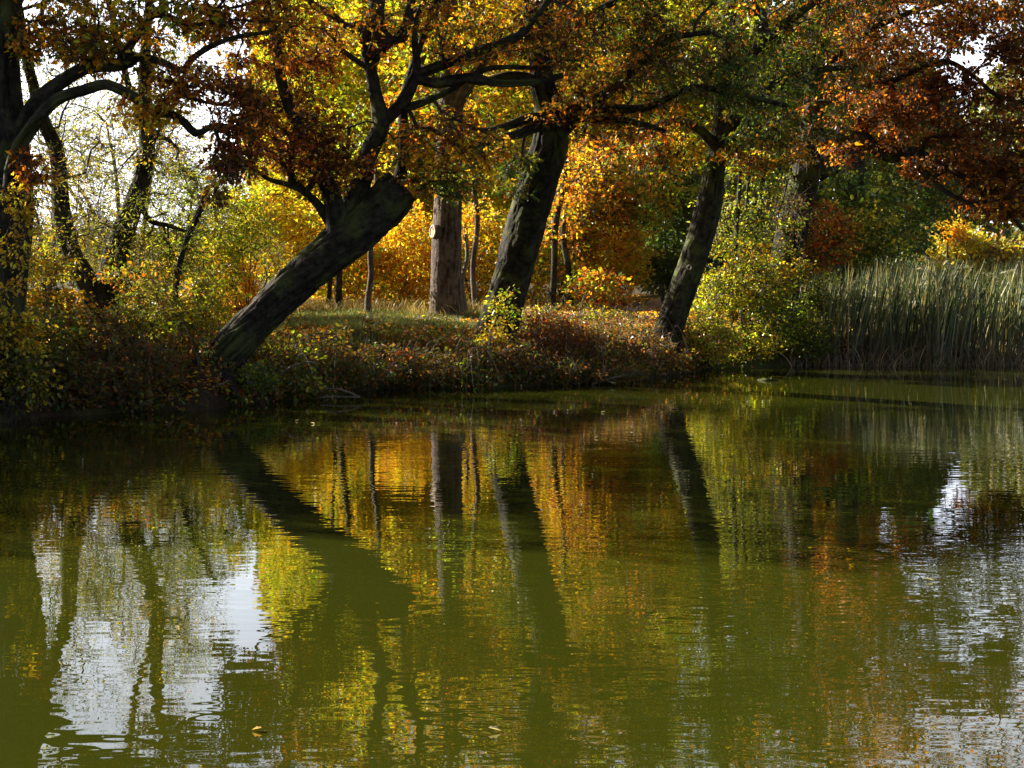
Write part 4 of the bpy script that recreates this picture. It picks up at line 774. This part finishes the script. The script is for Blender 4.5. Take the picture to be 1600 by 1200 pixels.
# ------------------------------------------------------------------ 11. reeds
def blades(name, root, h, lean, w, col, col2, mat, label, cat, rg, segs=5, curl=.5, twist=.6, tipw=0.15):
    """long grass blades, bending with the wind; root (n,3), lean (n,2)"""
    n = len(root); t = np.linspace(0, 1, segs + 1); ang = rg.uniform(0, np.pi, n)
    V = np.zeros((n, segs + 1, 2, 3)); tt = t[None, :]
    bend = (tt ** 2.2) * curl
    x = root[:, 0:1] + lean[:, 0:1] * h[:, None] * (tt * .25 + bend); y = root[:, 1:2] + lean[:, 1:2] * h[:, None] * (tt * .25 + bend)
    z = root[:, 2:3] + h[:, None] * (tt - .28 * np.abs(lean).sum(1)[:, None] * tt ** 3 * curl)
    a = ang[:, None] + twist * tt; ww = w[:, None] * np.where(tt < .6, 1, 1 - (1 - tipw) * (tt - .6) / .4) * .5
    for k, sg in enumerate((-1, 1)):
        V[:, :, k, 0] = x + sg * ww * np.cos(a); V[:, :, k, 1] = y + sg * ww * np.sin(a); V[:, :, k, 2] = z
    m = (segs + 1) * 2; f = np.array([[2 * i, 2 * i + 1, 2 * i + 3, 2 * i + 2] for i in range(segs)])
    F = (np.arange(n)[:, None, None] * m + f[None]).reshape(-1, 4)
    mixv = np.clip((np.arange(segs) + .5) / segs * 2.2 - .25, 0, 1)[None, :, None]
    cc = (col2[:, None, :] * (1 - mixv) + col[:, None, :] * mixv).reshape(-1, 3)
    return tag(np_mesh(name, V.reshape(-1, 3), np.full(len(F), 4), F.ravel(), mat, False, cc), label, cat, kind='stuff')

def reeds():
    rg = np.random.default_rng(9)
    n = 10500; px = rg.uniform(1235, 1900, n); Y = 30.1 + rg.random(n) ** 1.2 * 9
    px = 1235 + (px - 1235) ** 1.0; X = (px - 800) / F_PX * Y
    cl = fbm(np.c_[X * .7, Y * .7, X * 0], 2, 3)
    k = (cl > .43) & (Y > 30.1 + 1.6 * np.clip((1300 - px) / 65, 0, 1) + .5 * noise(np.c_[X * 1.2, X * 0, X * 0], 8)); X, Y, px = X[k], Y[k], px[k]; n = len(X)
    hh = (1.72 + .5 * np.clip((px - 1240) / 130, 0, 1) + .25 * (Y - 30) / 9) * (0.72 + .36 * rg.random(n) ** .6) * (0.9 + .2 * fbm(np.c_[X * .5, Y * .5, X * 0], 2, 17))
    P = np.array([(.085, .12, .05), (.13, .165, .075), (.035, .05, .022), (.20, .23, .11), (.42, .36, .20)]); Q = np.array([(.16, .11, .07), (.26, .20, .12), (.09, .08, .05), (.09, .11, .06), (.11, .14, .08)])
    lean = np.c_[rg.normal(.24, .24, n) + .5 * (rg.random(n) < .06) * rg.normal(.5, 1, n), rg.normal(0, .14, n)]
    col = P[rg.integers(0, 5, n)] * rg.uniform(.6, 1.3, (n, 1)); col2 = Q[rg.integers(0, 5, n)] * rg.uniform(.5, 1.3, (n, 1))
    root = np.c_[X, Y, np.full(n, -.1)]
    blades('reed_bed', root, hh, lean, rg.uniform(.014, .036, n), col, col2, M_REED, 'tall grey-green reed bed standing in the water at the right', 'reeds', rg, 6, .22)
    # drooping feathery plumes on some stalks
    m = 120; i = rg.choice(n, m, False); tb_c = []; c, u, nn, s, cc = [], [], [], [], []
    tip = np.c_[root[i, 0] + lean[i, 0] * hh[i] * .72, root[i, 1], root[i, 2] + hh[i] * .97]
    for q in range(5):
        t = q / 5; p = tip + np.c_[.16 * t + rg.normal(0, .01, m), rg.normal(0, .01, m), .10 * t - .16 * t * t + np.zeros(m)]
        c.append(p); u.append(np.c_[np.full(m, .8), rg.normal(0, .3, m), .5 - 1.1 * t + rg.normal(0, .15, m)]); nn.append(rg.normal(0, 1, (m, 3))); s.append(rg.uniform(.07, .15, m)); cc.append(np.array([.40, .37, .29]) * rg.uniform(.7, 1.4, (m, 1)))
    tag(leaf_mesh('reed_plumes', np.vstack(c), np.vstack(u), np.vstack(nn), np.concatenate(s), np.clip(np.vstack(cc), 0, .7), M_REED, None, 'quad', .7), 'pale drooping seed plumes along the top of the reed bed', 'reed plumes', kind='stuff')
    # dry brown bent stalks at the water line
    m = 2200; X = rg.uniform(1225, 1640, m); Y = rg.uniform(29.9, 31.4, m); X = (X - 800) / F_PX * Y
    col = Q[rg.integers(0, 3, m)] * rg.uniform(.8, 1.9, (m, 1))
    blades('dry_reed_stalks', np.c_[X, Y, np.full(m, -.1)], rg.uniform(.12, .95, m) * rg.uniform(.4, 1, m), rg.normal(0, .5, (m, 2)), rg.uniform(.010, .024, m), col, col, M_REED, 'dry tan broken stalks along the foot of the reeds', 'dry reeds', rg, 4, .7)
reeds()

# ------------------------------------------------------------------ 12. grass and fallen leaves on the bank
def bank_cover():
    rg = np.random.default_rng(13)
    n = 60000; px = rg.uniform(430, 1000, n); Y = rg.uniform(23.4, 33, n); X = (px - 800) / F_PX * Y; sd = Y - shore(X)
    dens = fbm(np.c_[X * .8, Y * .8, X * 0], 2, 61)
    k = (sd > 1.6) & (dens > .40 + .25 * np.clip((px - 780) / 150, 0, 1)); X, Y = X[k], Y[k]; n = len(X)
    P = np.array([(.09, .14, .035), (.13, .18, .045), (.18, .21, .07), (.26, .24, .11)])
    col = P[rg.integers(0, 4, n)] * rg.uniform(.8, 1.3, (n, 1))
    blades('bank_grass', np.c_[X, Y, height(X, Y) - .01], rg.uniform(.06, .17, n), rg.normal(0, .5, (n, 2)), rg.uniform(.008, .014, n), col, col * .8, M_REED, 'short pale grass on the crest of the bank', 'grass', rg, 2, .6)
    # taller dry grass round the straight oak
    n = 5000; px = rg.uniform(430, 830, n); Y = rg.uniform(31, 36, n); X = (px - 800) / F_PX * Y
    k = (fbm(np.c_[X, Y, X * 0], 2, 62) > .5); X, Y = X[k], Y[k]; n = len(X); P = np.array([(.34, .26, .12), (.42, .32, .13), (.26, .22, .09)]); col = P[rg.integers(0, 3, n)]
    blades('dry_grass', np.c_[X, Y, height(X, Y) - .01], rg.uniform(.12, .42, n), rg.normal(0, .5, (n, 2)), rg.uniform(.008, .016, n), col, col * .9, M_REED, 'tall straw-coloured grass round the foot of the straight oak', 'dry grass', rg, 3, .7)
    # fallen leaves
    n = 90000; px = rg.uniform(-60, 1350, n); Y = 19 + 29 * rg.random(n) ** 1.2; X = (px - 800) / F_PX * Y; sd = Y - shore(X)
    k = (sd > .25) & (X < 9.5); X, Y = X[k], Y[k]; n = len(X)
    nr = rg.normal(0, .5, (n, 3)); nr[:, 2] += 1.0
    tag(leaf_mesh('leaf_litter', np.c_[X, Y, height(X, Y) + rg.uniform(.005, .05, n)], np.c_[rg.normal(0, 1, (n, 2)), rg.normal(0, .2, n)], nr, rg.uniform(.05, .10, n), pal(['litter', 'brown', 'orange', 'gold'], n, rg), M_LEAF, None, 'round', 1.1), 'fallen brown and orange leaves covering the bank', 'leaf litter', kind='stuff')
    # low leafy growth that clothes the bank face
    n = 26000; px = rg.uniform(-80, 1260, n); X0 = (px - 800) / F_PX * 24; S = shore(X0); Y = S + rg.uniform(-.1, 2.4, n); X = (px - 800) / F_PX * Y
    hgt = np.maximum(height(X, Y), 0); k = (Y - shore(X) > -.15) & (fbm(np.c_[X * 1.2, Y * 1.2, X * 0], 2, 63) > .42); X, Y, hgt = X[k], Y[k], hgt[k]; n = len(X)
    nr = rg.normal(0, 1, (n, 3)); nr[:, 2] += .8; nr[:, 1] -= .4
    tag(leaf_mesh('bank_ground_cover', np.c_[X, Y, hgt + rg.uniform(.03, .30, n)], rg.normal(0, 1, (n, 3)), nr, rg.uniform(.05, .095, n), pal(['olive', 'brown', 'green', 'litter'], n, rg), M_LEAF, None, 'round', 1.1), 'low trailing leaves clothing the face of the bank', 'ground cover', kind='stuff')
bank_cover()

# ------------------------------------------------------------------ 13. small things at and on the water
def twig_thing(name, lines, label, cat, mat, grp=None):
    P0 = at(*lines[0][0][:2], lines[0][0][3]); P0[2] = 0.0
    t = thing(name, tuple(P0), label, cat, grp)
    for k, pts in enumerate(lines):
        P, r = hand(pts, .05); tb = Tubes(); tb.tube(P - P0, r, 7, 0, .15, k); tb.build('stem' if k == 0 else 'side_twig', mat, t)
twig_thing('fallen_branch', [[(495, 611, 1.2, 22.3), (520, 607, 1.4, 22.2), (545, 613, 1.5, 22.0), (562, 621, 1.8, 21.9)], [(500, 621, 1.2, 22.0), (530, 620, 1.5, 22.0), (562, 621, 1.5, 21.9)]], 'pale arched twig dipping into the water right of the leaning oak', 'twig', M_PALE)
twig_thing('fallen_branch', [[(925, 600, 2.2, 25.2), (945, 594, 2, 25.1), (970, 588, 1.6, 25.0), (998, 584, 1, 25.2)], [(945, 594, 1.4, 25.1), (962, 600, 1.2, 24.8)], [(925, 599, 1.4, 25.2), (930, 590, 1, 25.1)]], 'pale forked twig on the water left of the mossy trunk', 'twig', M_PALE)
twig_thing('fallen_branch', [[(438, 585, 1.4, 22), (455, 573, 1.6, 22), (478, 566, 1.6, 22), (500, 568, 1.2, 22)]], 'pale arching stem over the bank right of the leaning oak foot', 'twig', M_PALE)
twig_thing('fallen_branch', [[(325, 611, 1.6, 21), (340, 604, 1.6, 21), (358, 594, 1.3, 21)]], 'pale short stick before the roots of the leaning oak', 'twig', M_PALE)
twig_thing('driftwood', [[(1184, 595, 2.4, 26.3), (1192, 594.5, 3.2, 26.2), (1200, 594, 2.6, 26.1), (1216, 595, 1.5, 26.2)], [(1205, 594, 2.2, 26.1), (1207, 589, 1.6, 26.1)]], 'small dark driftwood floating before the golden-green bush', 'driftwood', M_OAK)
twig_thing('reed_stub', [[(1237, 572, 2.2, 30.0), (1237, 563, 2.4, 30.0), (1236, 556, 2.0, 30.0)], [(1240, 572, 1.6, 30.0), (1241.5, 561, 1.6, 30.0)]], 'pale broken reed stub standing in the water left of the reeds', 'reed stub', M_PALE)

def floating(px, py, label, c, size, seed):
    Y = 2.0 * F_PX / (py - 425); X = (px - 800) / F_PX * Y; rg = np.random.default_rng(seed)
    o = leaf_mesh('floating_leaf', np.zeros((1, 3)), np.array([[math.cos(seed), math.sin(seed), 0]]), np.array([[.05, .03, 1.]]), np.array([size]), np.array([c]), M_LEAF, None, 'oak')
    o.location = (X, Y, .006 + .25 * size); tag(o, label, 'leaf', 'single leaves floating on the pond')
floating(762, 1158, 'largest pale leaf floating near the bottom centre', (.55, .48, .36), .058, 0)
floating(400, 1157, 'orange leaf floating near the bottom left', (.50, .30, .12), .045, 3)
floating(1455, 913, 'pale leaf floating alone in the right part of the pond', (.55, .5, .4), .055, 6)

rgf = np.random.default_rng(77); leaf0 = bpy.data.objects['floating_leaf']
for q in range(8):
    px, py = rgf.uniform(120, 1150), rgf.uniform(640, 700)
    Y = 2.0 * F_PX / (py - 425); X = (px - 800) / F_PX * Y
    o = leaf0.copy(); C.objects.link(o); o.location = (X, Y, .02); o.rotation_euler[2] = rgf.uniform(0, 6.28); o.scale = (1.1, 1.1, 1.1)
    tag(o, 'small pale leaf drifting on the dark water close to the far bank', 'leaf', 'small leaves drifting near the far bank')
